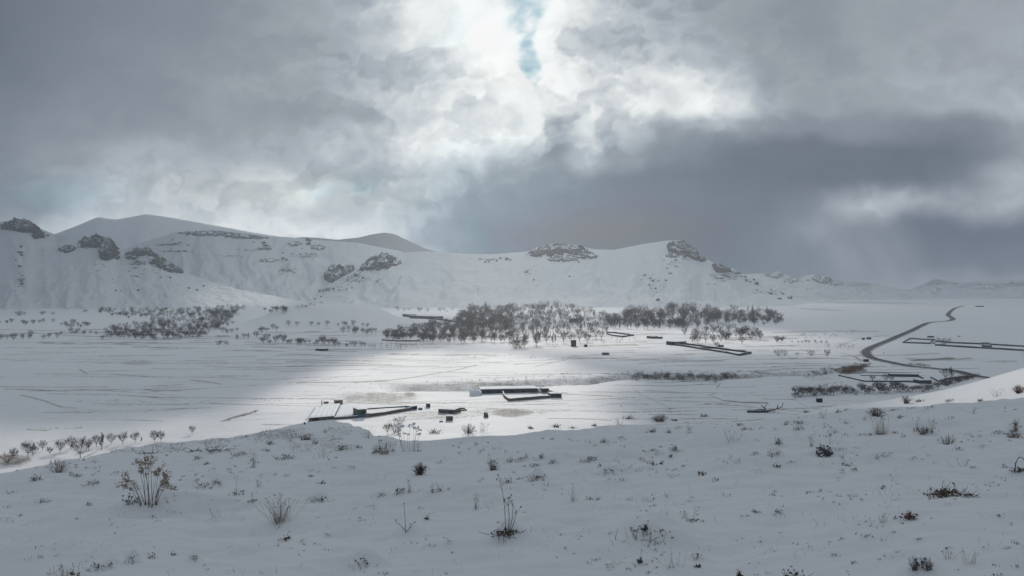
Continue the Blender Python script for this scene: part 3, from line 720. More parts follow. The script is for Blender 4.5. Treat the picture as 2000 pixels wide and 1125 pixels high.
hill("far_hill", "pale broad double summit behind the other slopes, highest on the skyline",
     [(-700, 480), (-300, 470), (60, 470), (110, 456), (150, 441), (190, 424), (225, 429), (255, 424), (285, 418), (335, 425), (390, 435), (440, 444), (500, 455), (560, 464), (640, 478), (720, 500)],
     3200, 4300, 700, M['hill_far'], amp=26, seed=1, rows=45, step=5)
hill("dark_hill", "dim grey dome-shaped hill just behind the central slopes",
     [(420, 478), (520, 468), (600, 463), (660, 468), (700, 464), (725, 458), (750, 454), (770, 457), (800, 471), (830, 485), (870, 497), (930, 512), (1000, 530)],
     3000, 3700, 600, M['hill_dim'], amp=16, seed=2, rows=50, step=4, base_bare=.5)
hill("terraced_hill", "long snowy slope crossed by thin rock ledges",
     [(130, 545), (200, 508), (240, 488), (270, 476), (300, 467), (345, 453), (420, 450), (470, 456), (520, 462), (560, 463), (620, 469), (700, 474), (780, 490), (860, 520), (940, 560), (980, 590)],
     2080, 2900, 500, M['hill'], g=1.0, amp=28, seed=3, rows=110, step=2.5,
     bare=[(480, 458, 40, 4, .9), (405, 454, 45, 4, 1.0), (500, 459, 14, 4, .9), (330, 478, 40, 2.5, .62), (345, 491, 34, 2, .62), (515, 486, 25, 4, .6), (525, 508, 20, 4, .7), (575, 476, 14, 4, .7), (620, 482, 12, 4, .7), (660, 535, 22, 10, .85), (480, 488, 25, 3, .55), (440, 500, 60, 3, .45), (600, 500, 40, 8, .42), (560, 530, 30, 14, .42), (680, 525, 14, 6, .8)])
hill("left_hill", "nearest snowy hillside at the valley's side with crags along its crest",
     [(-900, 420), (-500, 412), (-250, 425), (-100, 436), (0, 434), (25, 429), (60, 431), (80, 447), (110, 459), (165, 463), (192, 459), (222, 469), (228, 486), (262, 487), (290, 484), (310, 500), (345, 520), (365, 533), (420, 553), (470, 566), (520, 575), (580, 586), (640, 594), (680, 602)],
     (1690, 1800), (2150, 2050), 420, M['hill'], g=1.35, amp=22, seed=4, rows=100, step=2.6, zf=-3,
     bare=[(40, 440, 45, 14, .50), (150, 484, 25, 4, .4), (280, 515, 60, 30, .3), (40, 545, 12, 30, .42), (200, 520, 30, 14, .3)])
hill("central_hill", "wide snowy hill ending the valley with rock caps on its crest",
     [(540, 600), (580, 590), (620, 570), (660, 546), (700, 524), (718, 507), (745, 494), (762, 494), (790, 493), (830, 491), (900, 495), (960, 497), (1030, 491), (1048, 484), (1090, 474), (1132, 480), (1160, 487), (1200, 488), (1250, 478), (1300, 470), (1332, 469), (1350, 482), (1372, 502), (1400, 516), (1430, 524), (1460, 541), (1490, 556), (1530, 572), (1570, 585), (1620, 595), (1680, 602)],
     1840, 2350, 420, M['hill'], g=1.15, amp=24, seed=5, rows=105, step=2.5, zf=-3,
     spurs=[(778, 72, .08, .62, 26), (1150, 190, .05, .6, 16), (690, 60, .05, .35, 12), (925, 70, .1, .5, 11), (1040, 60, .1, .5, 9), (1290, 60, .1, .55, 11), (1390, 50, .1, .5, 9)],
     bare=[(730, 515, 26, 14, .55), (690, 545, 50, 14, .36), (950, 508, 30, 5, .42), (1110, 500, 30, 8, .40), (1330, 500, 30, 16, .4), (1420, 540, 40, 14, .42), (1280, 555, 16, 18, .34), (640, 565, 40, 10, .4), (1500, 570, 30, 6, .4), (1030, 540, 12, 40, .3)])
hill("right_hill", "low snowy hill with small crags behind the central hill's end",
     [(1380, 560), (1440, 536), (1480, 534), (1505, 533), (1522, 530), (1548, 543), (1562, 541), (1590, 535), (1612, 538), (1645, 551), (1690, 551), (1720, 556), (1760, 564), (1800, 566), (1850, 575), (1900, 590)],
     2500, 3300, 500, M['hill_shaded'], amp=20, seed=6, rows=70, step=2.5,
     bare=[(1512, 536, 16, 4, .9), (1550, 546, 10, 5, .6), (1610, 545, 14, 6, .9), (1635, 553, 12, 4, .7), (1680, 556, 30, 6, .3)])
hill("valley_head_hill", "distant snowy rise beyond the road at the valley's head",
     [(1700, 572), (1765, 570), (1800, 556), (1818, 549), (1832, 543), (1850, 550), (1885, 552), (1950, 549), (2000, 545), (2100, 538), (2400, 520), (3000, 500)],
     2700, 3700, 600, M['hill_shaded'], amp=18, seed=7, rows=50, step=4,
     bare=[(1800, 575, 22, 4, .9), (1825, 551, 20, 5, .55), (1920, 560, 30, 4, .7), (1985, 556, 22, 3, .8), (1830, 566, 8, 3, .6), (1770, 578, 30, 3, .6)])

# ------------------------------------------------------------------ ground mesh
add_mounds([(t[0], t[1], t[2], t[3], t[4]) for t in TUFTS + LANDMARKS])
def build_ground():
    V = np.stack([GX, GY, GZ], -1).reshape(-1, 3)
    me = np_mesh("snowy_ground", V, grid_faces(len(RR), len(TH))[:, ::-1], True)
    attr(me, "bare", bare_mask())
    attr(me, "near", 1 - sstep(25, 160, GR))
    o = link("ground", me, M['ground'])
    tag(o, "snow-covered hillside and valley floor", kind='structure')
build_ground()
# ------------------------------------------------------------------ road, walls and buildings of the valley
UP = np.array([0, 0, 1.0])
def spline(P, n):
    P = np.asarray(P, float); k = len(P)
    out = []
    for i in range(k - 1):
        p0, p1, p2, p3 = P[max(i - 1, 0)], P[i], P[i + 1], P[min(i + 2, k - 1)]
        for t in np.linspace(0, 1, n, endpoint=False):
            out.append(.5 * ((2 * p1) + (p2 - p0) * t + (2 * p0 - 5 * p1 + 4 * p2 - p3) * t * t + (3 * p1 - p0 - 3 * p2 + p3) * t ** 3))
    out.append(P[-1])
    return np.array(out)

def at_far(px, py):
    y = (CAM_H - .8) / ((py - HOR) / F); return np.array([(px - 1000) / F * y, y, .8])

def road(name, label, px, hw, lift=.35):
    P = spline([at_far(*p) if p[0] > 1890 and p[1] > 700 else at(*p) for p in px], 14)
    z = np.array([ground_z(p[0], p[1]) for p in P])
    zs = np.convolve(np.pad(z, 6, mode='edge'), np.ones(13) / 13, 'valid')
    P[:, 2] = np.maximum(zs, z - .2) + lift
    d = np.gradient(P[:, :2], axis=0); d /= np.linalg.norm(d, axis=1)[:, None] + 1e-9
    nrm = np.stack([d[:, 1], -d[:, 0]], 1)
    hwv = hw * (1 + .06 * fbm(np.arange(len(P)) / 3.0, np.zeros(len(P)), 3, 5))
    offs = [(-2.1, -1.4), (-1.35, -.10), (-1.0, 0), (-.33, .05), (.33, .05), (1.0, 0), (1.35, -.10), (2.1, -1.4)]
    rows = []
    for o, dz in offs:
        q = P.copy(); q[:, :2] += nrm * (hwv * o)[:, None]; q[:, 2] += dz; rows.append(q)
    V = np.stack(rows, 1)
    mi = np.tile([1, 1, 0, 0, 0, 1, 1], len(P) - 1)
    me = np_mesh(name, V.reshape(-1, 3), grid_faces(len(P), len(offs)), True, mi)
    o = link(name, me, [M['road'], M['shoulder']])
    tag(o, label, kind='structure')

road("road", "dark cleared road winding up the valley", [(1882, 598), (1866, 602), (1856, 609), (1852, 616), (1861, 622.5), (1852, 627), (1817, 630), (1801, 636), (1783, 645), (1759, 655), (1732, 667), (1708, 676.5), (1694, 684), (1691, 690), (1697, 697), (1710, 702), (1737, 708), (1764, 713.5), (1793, 717.5), (1815, 719.5), (1834, 721.5), (1865, 725), (1897, 730.5), (1925, 735), (1960, 741), (2000, 748)], 2.8)

def perp(A, B):
    d = (B - A)[:2]; d = d / (np.linalg.norm(d) + 1e-9)
    n = np.array([-d[1], d[0]])
    if n[1] < 0: n = -n
    return np.array([n[0], n[1], 0])

def wall_line(label, pts, h_px, mat, cap=.16, thick=.45, name='earth_wall', cat='wall', group=None, minh=0):
    """a wall along photo points of its foot"""
    P = [at(*p) for p in pts]
    base = P[0].copy()
    w = MB(); s = MB()
    for A, B in zip(P[:-1], P[1:]):
        L = np.linalg.norm((B - A)[:2]); n = max(1, int(L / 5)); nn = perp(A, B)
        d2 = (B - A) / (L + 1e-9)
        prev = None
        for i in range(n + 1):
            q = A + (B - A) * i / n
            gz = ground_z(q[0], q[1])
            h = max(h_px * q[1] / F, minh) * (1 + .10 * math.sin(i * 2.7 + A[0]) + .16 * (rng.random() - .5))
            cur = (q, gz, h)
            if prev is not None:
                (q0, g0, h0) = prev
                a, b = q0[:2] - base[:2], q[:2] - base[:2]
                n2 = nn[:2] * thick / 2
                z0, z1 = g0 - base[2], gz - base[2]
                w.quadbox([(*(a - n2), z0 - .6), (*(b - n2), z1 - .6), (*(b + n2), z1 - .6), (*(a + n2), z0 - .6), (*(a - n2), z0 + h0), (*(b - n2), z1 + h), (*(b + n2), z1 + h), (*(a + n2), z0 + h0)])
                n3 = n2 * 1.16
                c0, c1 = cap * (.8 + .4 * rng.random()), cap * (.8 + .4 * rng.random())
                if cap > 0:
                    s.quadbox([(*(a - n3), z0 + h0 + .004), (*(b - n3), z1 + h + .004), (*(b + n3), z1 + h + .004), (*(a + n3), z0 + h0 + .004), (*(a - n2 * .6), z0 + h0 + c0), (*(b - n2 * .6), z1 + h + c1), (*(b + n2 * .6), z1 + h + c1), (*(a + n2 * .6), z0 + h0 + c0)])
            prev = cur
    o = w.build(name, mat, loc=base)
    if s.n:
        s.build("snow_cap", M['snowcap'], o)
    tag(o, label, cat, group)
    return o

def block(label, a, b, depth, h_px, mat, name='hut', cat='hut', roof=.3, over=.15, openings=(), group=None, rise=0.0, chimney=None, bumps=None, tilt=0.0, back=None):
    """a low building: photo points of its front foot, depth in m, height in photo px"""
    A, B = at(*a), at(*b)
    n = perp(A, B) if back is None else np.array([back[0], back[1], 0]) / math.hypot(*back); d = (B - A) * np.array([1, 1, 0]); L = np.linalg.norm(d); d /= L
    d3 = np.array([d[0], d[1], 0])
    z0 = min(A[2], B[2], ground_z(*(A + n * depth)[:2]), ground_z(*(B + n * depth)[:2]))
    h = h_px * A[1] / F + max(A[2], B[2]) - z0
    base = np.array([A[0], A[1], z0])
    root = empty(name, base)
    tag(root, label, cat, group)
    def Q(s, t, z): return d3 * s + n * t + UP * z
    w = MB()
    w.quadbox([Q(0, 0, -.6), Q(L, 0, -.6), Q(L, depth, -.6), Q(0, depth, -.6), Q(0, 0, h), Q(L, 0, h), Q(L, depth, h + tilt), Q(0, depth, h + tilt)])
    w.build("wall", mat, root)
    if roof > 0:
        nx, ny = (26, 18) if bumps else (7, 5)
        V = []
        for j in range(ny):
            for i in range(nx):
                s, t = i / (nx - 1), j / (ny - 1)
                edge = min(s, 1 - s, t, 1 - t)
                zz = h + tilt * t + .01 + roof * min(1, .45 + edge * 6) * (1 + .25 * math.sin(i * 1.7 + j * 2.3))
                if bumps: zz += bumps[2] * (abs(math.sin(math.pi * bumps[0] * s)) * abs(math.sin(math.pi * bumps[1] * t))) ** .7
                if rise: zz += rise * (1 - abs(2 * t - 1))
                V.append(Q(-over + s * (L + 2 * over), -over + t * (depth + 2 * over), zz))
        top = np.array(V); bot = top.copy(); 
        for k in range(len(bot)): bot[k, 2] = h + tilt * ((k // nx) / (ny - 1)) + .004
        T = grid_faces(ny, nx); m = nx * ny
        fs = [tuple(f) for f in T] + [tuple((f[::-1]) + m) for f in T]
        ring = list(range(nx)) + [nx * j + nx - 1 for j in range(1, ny)] + [nx * (ny - 1) + i for i in range(nx - 2, -1, -1)] + [nx * j for j in range(ny - 2, 0, -1)]
        for k in range(len(ring)):
            p, q = ring[k], ring[(k + 1) % len(ring)]
            fs.append((p + m, q + m, q, p))
        me = np_mesh("snow_roof", np.concatenate([top, bot]), np.array(fs), False)
        link("snow_roof", me, M['snowcap'], root)
    for (s0, s1, zb, zt, mt, nm) in openings:
        q = MB(); e = .06
        q.quadbox([Q(L * s0, -e, h * zb), Q(L * s1, -e, h * zb), Q(L * s1, .1, h * zb), Q(L * s0, .1, h * zb), Q(L * s0, -e, h * zt), Q(L * s1, -e, h * zt), Q(L * s1, .1, h * zt), Q(L * s0, .1, h * zt)])
        q.build(nm, mt, root)
    if chimney:
        q = MB(); s, t, r, ch = chimney
        q.tube([Q(L * s, depth * t, h), Q(L * s, depth * t, h + ch)], [r, r], 6)
        q.build("chimney", M['slate'], root)
    return root

def lump(label, px, py, w_px, h_px, mat, name, cat, group=None, seed=1, sx=.6):
    p = at(px, py); d = p[1]; w, h = w_px * d / F, h_px * d / F
    o = rock_mesh_obj(name, mat, seed, (w, w * sx, h), p)
    return tag(o, label, cat, group)

_rock_cache = {}
def rock_mesh(seed, sub=3, rough=.5):
    k = (seed, sub, rough)
    if k in _rock_cache: return _rock_cache[k]
    import bmesh
    bm = bmesh.new(); bmesh.ops.create_icosphere(bm, subdivisions=sub, radius=.5)
    co = np.array([v.co[:] for v in bm.verts])
    Fc = np.array([[v.index for v in f.verts] for f in bm.faces])
    bm.free()
    q = np.sign(co) * np.abs(co) ** .85
    n = fbm(q[:, 0] * 2.6 + q[:, 2] * 3.1, q[:, 1] * 2.6 - q[:, 2] * 2.2, 4, seed * 5 + 1)
    n2 = fbm(q[:, 0] * 6 - q[:, 2] * 5, q[:, 1] * 6 + q[:, 2] * 7, 3, seed * 7 + 2)
    led = np.round((q[:, 2] + .25 * n) * 7) / 7 - q[:, 2]
    q = q * (1 + rough * 1.1 * n + rough * .55 * n2)[:, None]
    q[:, 2] += led * .35 * rough
    q[:, 2] = np.maximum(q[:, 2], -.18) + .12
    q[:, 2] /= max(q[:, 2].max(), .1)
    q[:, 0] /= (q[:, 0].max() - q[:, 0].min())
    me = np_mesh("rock_mesh", q, Fc, False)
    _rock_cache[k] = me
    return me
def rock_mesh_obj(name, mat, seed, scale, loc, sub=3, rough=.5, rz=0.0):
    me = rock_mesh(seed, sub, rough)
    if not me.materials: me.materials.append(mat)
    elif me.materials[0] != mat:
        me = me.copy(); me.materials[0] = mat; _rock_cache[(seed, sub, rough, mat.name)] = me
    o = bpy.data.objects.new(name, me); COL.objects.link(o)
    o.location = loc; o.scale = scale; o.rotation_euler = (0, 0, rz)
    return o

# --- sunlit farmstead on the near edge of the valley floor
block("long low sheepfold under a lumpy snow roof at the sunlit farmstead's near corner", (603, 823.5), (652, 819), 30, 6.5, M['mud'], 'sheepfold', 'barn', back=(-.14, .99), roof=.22, bumps=(5, 4, .22), openings=[(.14, .40, 0, .95, M['dark'], 'door')], chimney=(.22, .93, .16, 2.0))
block("flat snow-covered shed joined behind the farmstead's front wall", (655, 817), (690, 814), 24, 2.6, M['mud'], 'shed', 'shed', back=(-.12, .99), roof=.3, bumps=(3, 3, .1))
wall_line("low front wall between the sheepfold and the blue farmhouse", [(652, 819.5), (676, 818), (699, 816.5)], 4.5, M['mud'])
g = block("blue and green farmhouse at the front of the sunlit farmstead", (700, 816), (716, 815), 5.5, 16, M['green'], 'farmhouse', 'house', roof=.18, openings=[(.0, .66, .0, .36, M['blue'], 'blue_dado'), (.40, .78, .45, .8, M['dark'], 'window')])
block("tan annex against the blue farmhouse", (713.5, 815.3), (720.5, 814.6), 4, 7.5, M['tan'], 'annex', 'annex', roof=.15)
wall_line("long brown yard wall running from the blue farmhouse to the blue gate", [(721, 814.5), (748, 810.5), (778, 805.5), (802, 801.5)], 5.5, M['mud'])
wall_line("thin back wall of the sunlit farmyard", [(718, 799.5), (760, 796.5), (814, 793.5)], 1.8, M['mud'], cap=.1)
block("bright blue gatehouse at the far end of the brown yard wall", (803, 801), (815, 799.6), 3.4, 7, M['blue'], 'gatehouse', 'gatehouse', roof=.12, openings=[(.3, .85, 0, .8, M['dark'], 'door')])
lump("dark brushwood pile beside the blue gatehouse", 821, 800, 10, 4, M['stone'], 'brushwood_pile', 'pile', seed=3)
block("small clay hut with a snow roof behind the sheepfold", (655.5, 790), (669.5, 789.3), 4, 8, M['brick'], 'hut', 'hut', roof=.3, openings=[(.15, .4, .0, .6, M['dark'], 'door')])
block("low brick stack beside the clay hut behind the sheepfold", (634, 788), (642, 787.6), 1.6, 3.2, M['brick'], 'brick_stack', 'stack', roof=.12)
block("lone square grey hut right of the blue gatehouse", (833.5, 796), (840.5, 795.8), 2.6, 7.5, M['mud'], 'hut', 'hut', roof=.15, openings=[(.3, .62, 0, .7, M['dark'], 'door')])
block("dark flat-roofed barn in the open snow between the two farmsteads", (856, 806.5), (887, 808.5), 6.5, 7.5, M['mud'], 'barn', 'barn', roof=.25, openings=[(.75, .88, 0, .7, M['dark'], 'door')])
wall_line("low pen wall behind the dark flat-roofed barn", [(888, 803.5), (911, 801.5), (908, 798.5), (890, 799.5)], 2.2, M['mud'], cap=.12)
block("small cube-shaped shelter in front of the dark flat-roofed barn", (871, 822), (884, 822), 2.4, 9, M['mud'], 'shelter', 'hut', roof=.2)
lump("dark stones in a short line beside the cube-shaped shelter", 862, 824, 9, 3, M['stone'], 'stone_row', 'stones', seed=4)
lump("upright dark boulder alone on the snow near the dark barn", 949, 815, 10, 11, M['stone'], 'boulder', 'boulder', seed=2, sx=.8)
lump("thin dark stump at the sheepfold's near corner", 595, 829, 4, 5, M['stone'], 'stump', 'stump', seed=5)
wall_line("thin pole wall at the sheepfold's far side", [(598, 820), (606, 808), (614, 797)], 1.4, M['mud'], cap=.1)

# --- dark-walled farmstead by the stream bank
block("long dark barn with a snow roof along the stream bank", (939, 769.3), (1050, 766.8), 9, 8.2, M['slate'], 'long_barn', 'barn', roof=.35, over=.05, openings=[(.12, .17, 0, .7, M['dark'], 'door'), (.30, .34, .3, .75, M['dark'], 'window'), (.52, .57, 0, .7, M['dark'], 'door'), (.72, .76, .3, .75, M['dark'], 'window')])
lump("snowdrift heaped against the long dark barn's end", 929, 770.5, 26, 12, M['snowcap'], 'snowdrift', 'snowdrift', seed=6, sx=.9)
lump("snow-capped straw stack at the long dark barn's corner", 1058, 765.5, 20, 10, M['snowcap'], 'straw_stack', 'stack', seed=7, sx=.8)
block("dark outbuilding at the long barn's inner corner", (1060, 767.3), (1072, 766.6), 4, 8, M['slate'], 'outbuilding', 'shed', roof=.2)
wall_line("dark stepped yard wall beside the corner outbuilding", [(1073, 766.5), (1081, 769), (1089, 771.5)], 4.8, M['slate'], cap=.12)
block("square dark blockhouse at the corner of the stream farmyard", (1075, 777), (1097, 777), 5, 8, M['slate'], 'blockhouse', 'shed', roof=.28, openings=[(.62, .78, 0, .7, M['dark'], 'door')])
wall_line("front wall of the stream farmyard with a bent sunlit end", [(982.5, 769.5), (985, 776), (994.5, 783.5), (1030, 781), (1075, 777.2)], 5.2, M['mud'], cap=.14)

# --- long walled orchard in the middle distance
block("dark house at the near corner of the long walled orchard", (1301, 673), (1320.5, 674.5), 9, 6.5, M['slate'], 'house', 'house', roof=.4, openings=[(.2, .35, .2, .7, M['dark'], 'window'), (.6, .72, 0, .7, M['dark'], 'door')])
block("second dark house close behind the orchard corner house", (1322, 672.3), (1336, 672.6), 6, 5.5, M['slate'], 'house', 'house', roof=.35)
wall_line("near wall of the long walled orchard", [(1321, 675), (1361, 681), (1400, 687), (1427, 691.5), (1443, 695)], 3.4, M['slate'], cap=.12, name='orchard_wall')
wall_line("far wall of the long walled orchard", [(1334, 672.5), (1361, 676), (1388, 679.5), (1430, 685.5), (1467, 690.5)], 3.4, M['slate'], cap=.12, name='orchard_wall')
wall_line("short end wall of the long walled orchard", [(1444, 695), (1467.5, 690.5)], 4.2, M['slate'], cap=.12, name='orchard_wall')
wall_line("cross wall dividing the long walled orchard", [(1362, 681.5), (1394, 680.3)], 3.2, M['slate'], cap=.12, name='orchard_wall')
block("small dark hut beyond the long walled orchard's far wall", (1402, 677.5), (1410, 677.8), 4, 3.6, M['slate'], roof=.3)
block("low dark hut among the lit fields left of the walled orchard", (1263, 660.5), (1275, 661.5), 6, 4.2, M['slate'], roof=.4)
block("tiny hut right beside the low dark hut in the lit fields", (1284, 661.5), (1289, 661.7), 4, 3.6, M['slate'], roof=.3)
block("two-storey half-open house with a white roof by the field road", (1115, 677), (1125.5, 677), 5, 12.5, M['mud'], 'half_open_house', 'house', roof=.5, openings=[(.08, .45, .5, .86, M['dark'], 'window'), (.55, .92, .5, .86, M['dark'], 'window'), (.35, .65, 0, .36, M['dark'], 'door')])
block("small dark box hut right of the half-open house", (1141.5, 677.5), (1147, 677.5), 3, 4.5, M['dark'], roof=.25)
block("dark hut with a higher white-capped end alone below the half-open house", (1177, 693), (1190, 693), 4, 3.6, M['slate'], roof=.3, rise=.3)
wall_line("small walled garden beside the lit orchard fields", [(1184.5, 653), (1198, 656.5), (1217, 658.5), (1238, 655.5), (1210, 652), (1184.5, 650)], 2.6, M['slate'], cap=.12, name='garden_wall')
block("village house with a bright white roof among the trees", (1112, 630), (1126, 630), 12, 8, M['mud'], 'house', 'house', roof=.9, openings=[(.2, .4, .3, .7, M['dark'], 'window'), (.6, .8, .3, .7, M['dark'], 'window')])
block("long low barn roofed with snow at the village's sunlit edge", (800, 622), (852, 624), 14, 5.5, M['slate'], 'barn', 'barn', roof=.8)
block("dark barn with a low wall just behind the village trees", (786, 618), (799, 619.5), 12, 5, M['slate'], 'barn', 'barn', roof=.7)
wall_line("dark village wall stretching right from the long low barn", [(852, 624.5), (872, 627), (892, 630)], 3, M['slate'], cap=.2, name='village_wall')
block("dark low field hut in the shaded snow before the orchard rows", (616, 685), (635, 685.5), 5, 3.8, M['dark'], 'field_hut', 'hut', roof=.25)
wall_line("low wall before the village wood", [(746, 665), (780, 667), (820, 666)], 2.4, M['slate'], cap=.12, name='village_wall')
wall_line("short dark wall at the foot of the left hillside", [(371, 596.5), (390, 596)], 2.4, M['slate'], cap=.15)
# --- right side
wall_line("left end wall of the walled field beyond the road", [(1763, 670), (1777.5, 662)], 2.6, M['slate'], cap=.12, name='field_wall')
wall_line("far wall of the walled field beyond the road", [(1777.5, 662), (1800, 663.5), (1826, 664.5)], 2.4, M['slate'], cap=.12, name='field_wall')
wall_line("near wall of the walled field beyond the road", [(1763, 670), (1790, 671), (1818, 672)], 2.6, M['slate'], cap=.12, name='field_wall')
wall_line("tiny square pen at the joint of the two walled fields", [(1817, 670), (1818, 666.5), (1826, 667.5), (1825, 671.5), (1817, 670)], 2.2, M['slate'], cap=.1, name='pen_wall')
wall_line("long far wall of the large walled field right of the bushy tree", [(1826, 667), (1852, 670), (1920, 673), (2000, 677.5), (2100, 683)], 2.8, M['slate'], cap=.12, name='field_wall')
wall_line("long near wall of the large walled field right of the bushy tree", [(1826, 675), (1880, 678.5), (1940, 682), (2000, 685.5), (2100, 691)], 3.2, M['slate'], cap=.12, name='field_wall')
block("dark hut inside the large walled field", (1917.5, 680), (1929, 680.6), 5, 6, M['slate'], roof=.3)
block("flat dark shelter behind the large walled field's far wall", (1917, 671), (1932, 671.5), 4, 2.4, M['slate'], 'shelter', 'hut', roof=.2)
block("low dark hut behind the smaller walled field", (1811, 659), (1822, 659.4), 5, 3, M['slate'], roof=.3)
block("dark roadside hut just inside the road's hairpin bend", (1687.5, 706.5), (1697, 706.8), 4, 5, M['dark'], 'roadside_hut', 'hut', roof=.25)
block("first of two small dark huts left of the road above the bend", (1683, 663.5), (1688, 663.6), 4, 3.6, M['slate'], roof=.3)
block("wider of two small dark huts left of the road above the bend", (1692.5, 662.7), (1701.5, 662.8), 5, 4, M['slate'], roof=.3)
wall_line("slanting left wall of the hedge-side enclosure", [(1638, 734), (1662, 739.5), (1687, 745.5)], 2.4, M['slate'], cap=.1, name='enclosure_wall')
wall_line("straight near wall of the hedge-side enclosure", [(1687, 745.7), (1740, 746), (1795, 746.2)], 2.6, M['slate'], cap=.1, name='enclosure_wall')
block("dark shed closing the hedge-side enclosure's near wall", (1796, 749.3), (1820, 749.3), 5, 6.5, M['slate'], 'shed', 'shed', roof=.2)
wall_line("thin far wall of the hedge-side enclosure", [(1676, 731), (1685, 727.5), (1730, 728), (1778, 729)], 1.3, M['slate'], cap=.08, name='enclosure_wall')
wall_line("middle wall of the hedge-side enclosure running to the long shed", [(1681, 734), (1740, 734.3)], 1.4, M['slate'], cap=.08, name='enclosure_wall')
block("long dark shed at the back of the hedge-side enclosure", (1740, 735.5), (1795, 736.5), 5, 5, M['slate'], 'long_shed', 'shed', roof=.2)
wall_line("short stepped wall beside the long dark shed", [(1796, 737), (1803, 740.5)], 3.5, M['slate'], cap=.1, name='enclosure_wall')
block("black hut standing alone in the snow below the hedge", (1597, 786), (1606.5, 786.2), 2.6, 8, M['dark'], 'black_hut', 'hut', roof=.14)
wall_line("dark wall behind the sunken thicket near the right hillside", [(1818, 738), (1834, 746), (1850, 741), (1880, 737.5), (1902, 736)], 3.0, M['slate'], cap=.1, name='enclosure_wall')
wall_line("dark beam-like wall end at the brow beside the dead branch", [(1459, 806), (1500, 806)], 4.5, M['slate'], cap=.03, thick=.2, name='low_wall')
block("dark heap-like hut on the far plain right of the road's end", (1912, 599.5), (1922, 599.6), 20, 2.2, M['slate'], roof=.6)
# ------------------------------------------------------------------ rock crags and boulders on the hills
CRAGS = [  # hill, x, y of the middle, width, height in photo px, seed, label
 (4, 38, 438, 44, 18, 1, "ragged crag on the left hillside's summit"), (69, 0, 0, 0, 0, 0, ''),
 (4, 66, 444, 30, 26, 2, "darker right shoulder of the left hillside's summit crag"), (4, 192, 470, 50, 18, 3, "flat-topped dark cliff below the double summit"), (4, 213, 482, 24, 32, 4, "steep right end of the flat-topped dark cliff"),
 (4, 206, 494, 18, 10, 5, "small rock step under the flat-topped dark cliff"), (4, 132, 487, 22, 9, 6, "low split ledge left of the flat-topped dark cliff"), (4, 281, 487, 36, 16, 7, "dark crag on the spur right of the flat-topped cliff"),
 (4, 257, 500, 18, 10, 8, "small rock left below the spur crag"), (4, 318, 508, 34, 20, 9, "upper crag of the rocky spur's falling crest"), (4, 336, 520, 26, 16, 10, "lower crag of the rocky spur's falling crest"),
 (3, 405, 455, 52, 8, 3, "long dark ledge under the terraced slope's rim"), (3, 368, 453, 26, 5, 6, "thin ledge at the left end of the terraced slope's rim"), (3, 478, 460, 56, 8, 8, "long dark ledge right along the terraced slope's rim"),
 (3, 575, 477, 18, 6, 5, "small dark ledge on the terraced slope's right"), (3, 622, 484, 18, 6, 4, "last small ledge on the terraced slope's right"), (3, 525, 509, 26, 5, 6, "lone low ledge in the middle of the terraced slope"),
 (3, 655, 537, 26, 20, 2, "dark rocks in the hollow beside the central hill"), (3, 682, 527, 14, 12, 7, "smaller rocks right of the hollow's dark rocks"),
 (5, 743, 505, 40, 24, 1, "ragged crag on the central hill's left crest"), (5, 722, 519, 30, 14, 5, "lower crag stepping down the central hill's left crest"), (5, 768, 513, 20, 8, 8, "rock band just right of the left crest crag"),
 (5, 1062, 487, 54, 17, 3, "left half of the flat rock cap in the central hill's middle"), (5, 1108, 486, 54, 15, 9, "right half of the flat rock cap in the central hill's middle"), (5, 1092, 474, 20, 6, 6, "small rock crown above the flat rock cap"),
 (5, 1098, 506, 40, 7, 10, "low ledge below the flat rock cap"), (5, 1148, 500, 26, 8, 4, "broken ledge right below the flat rock cap"), (5, 1332, 476, 34, 20, 2, "jagged summit crag of the central hill"),
 (5, 1322, 487, 26, 14, 7, "dark face left below the jagged summit crag"), (5, 1350, 488, 24, 18, 5, "broken rocks right below the jagged summit crag"), (5, 1364, 500, 20, 14, 9, "lowest block under the jagged summit crag"), (5, 1312, 499, 16, 6, 6, "thin ledge left under the jagged summit crag"),
 (5, 1409, 515, 26, 20, 1, "separate dark knob on the central hill's right ridge"), (5, 1440, 531, 12, 6, 4, "small rock right of the dark ridge knob"),
 (6, 1513, 536, 22, 8, 3, "left crag on the low hill behind the ridge"), (6, 1550, 547, 12, 6, 5, "tiny crag between the low hill's two crags"), (6, 1607, 544, 24, 11, 7, "right crag on the low hill behind the ridge"), (6, 1634, 553, 18, 7, 8, "falling end of the low hill's right crag"),
 (7, 1802, 576, 24, 7, 6, "dark pointed outcrop left of the road's far end"), (7, 1824, 566, 12, 4, 4, "thin ledge above the pointed outcrop"), (7, 1915, 561, 38, 5, 9, "long dark ledge on the distant rise beyond the road"),
]
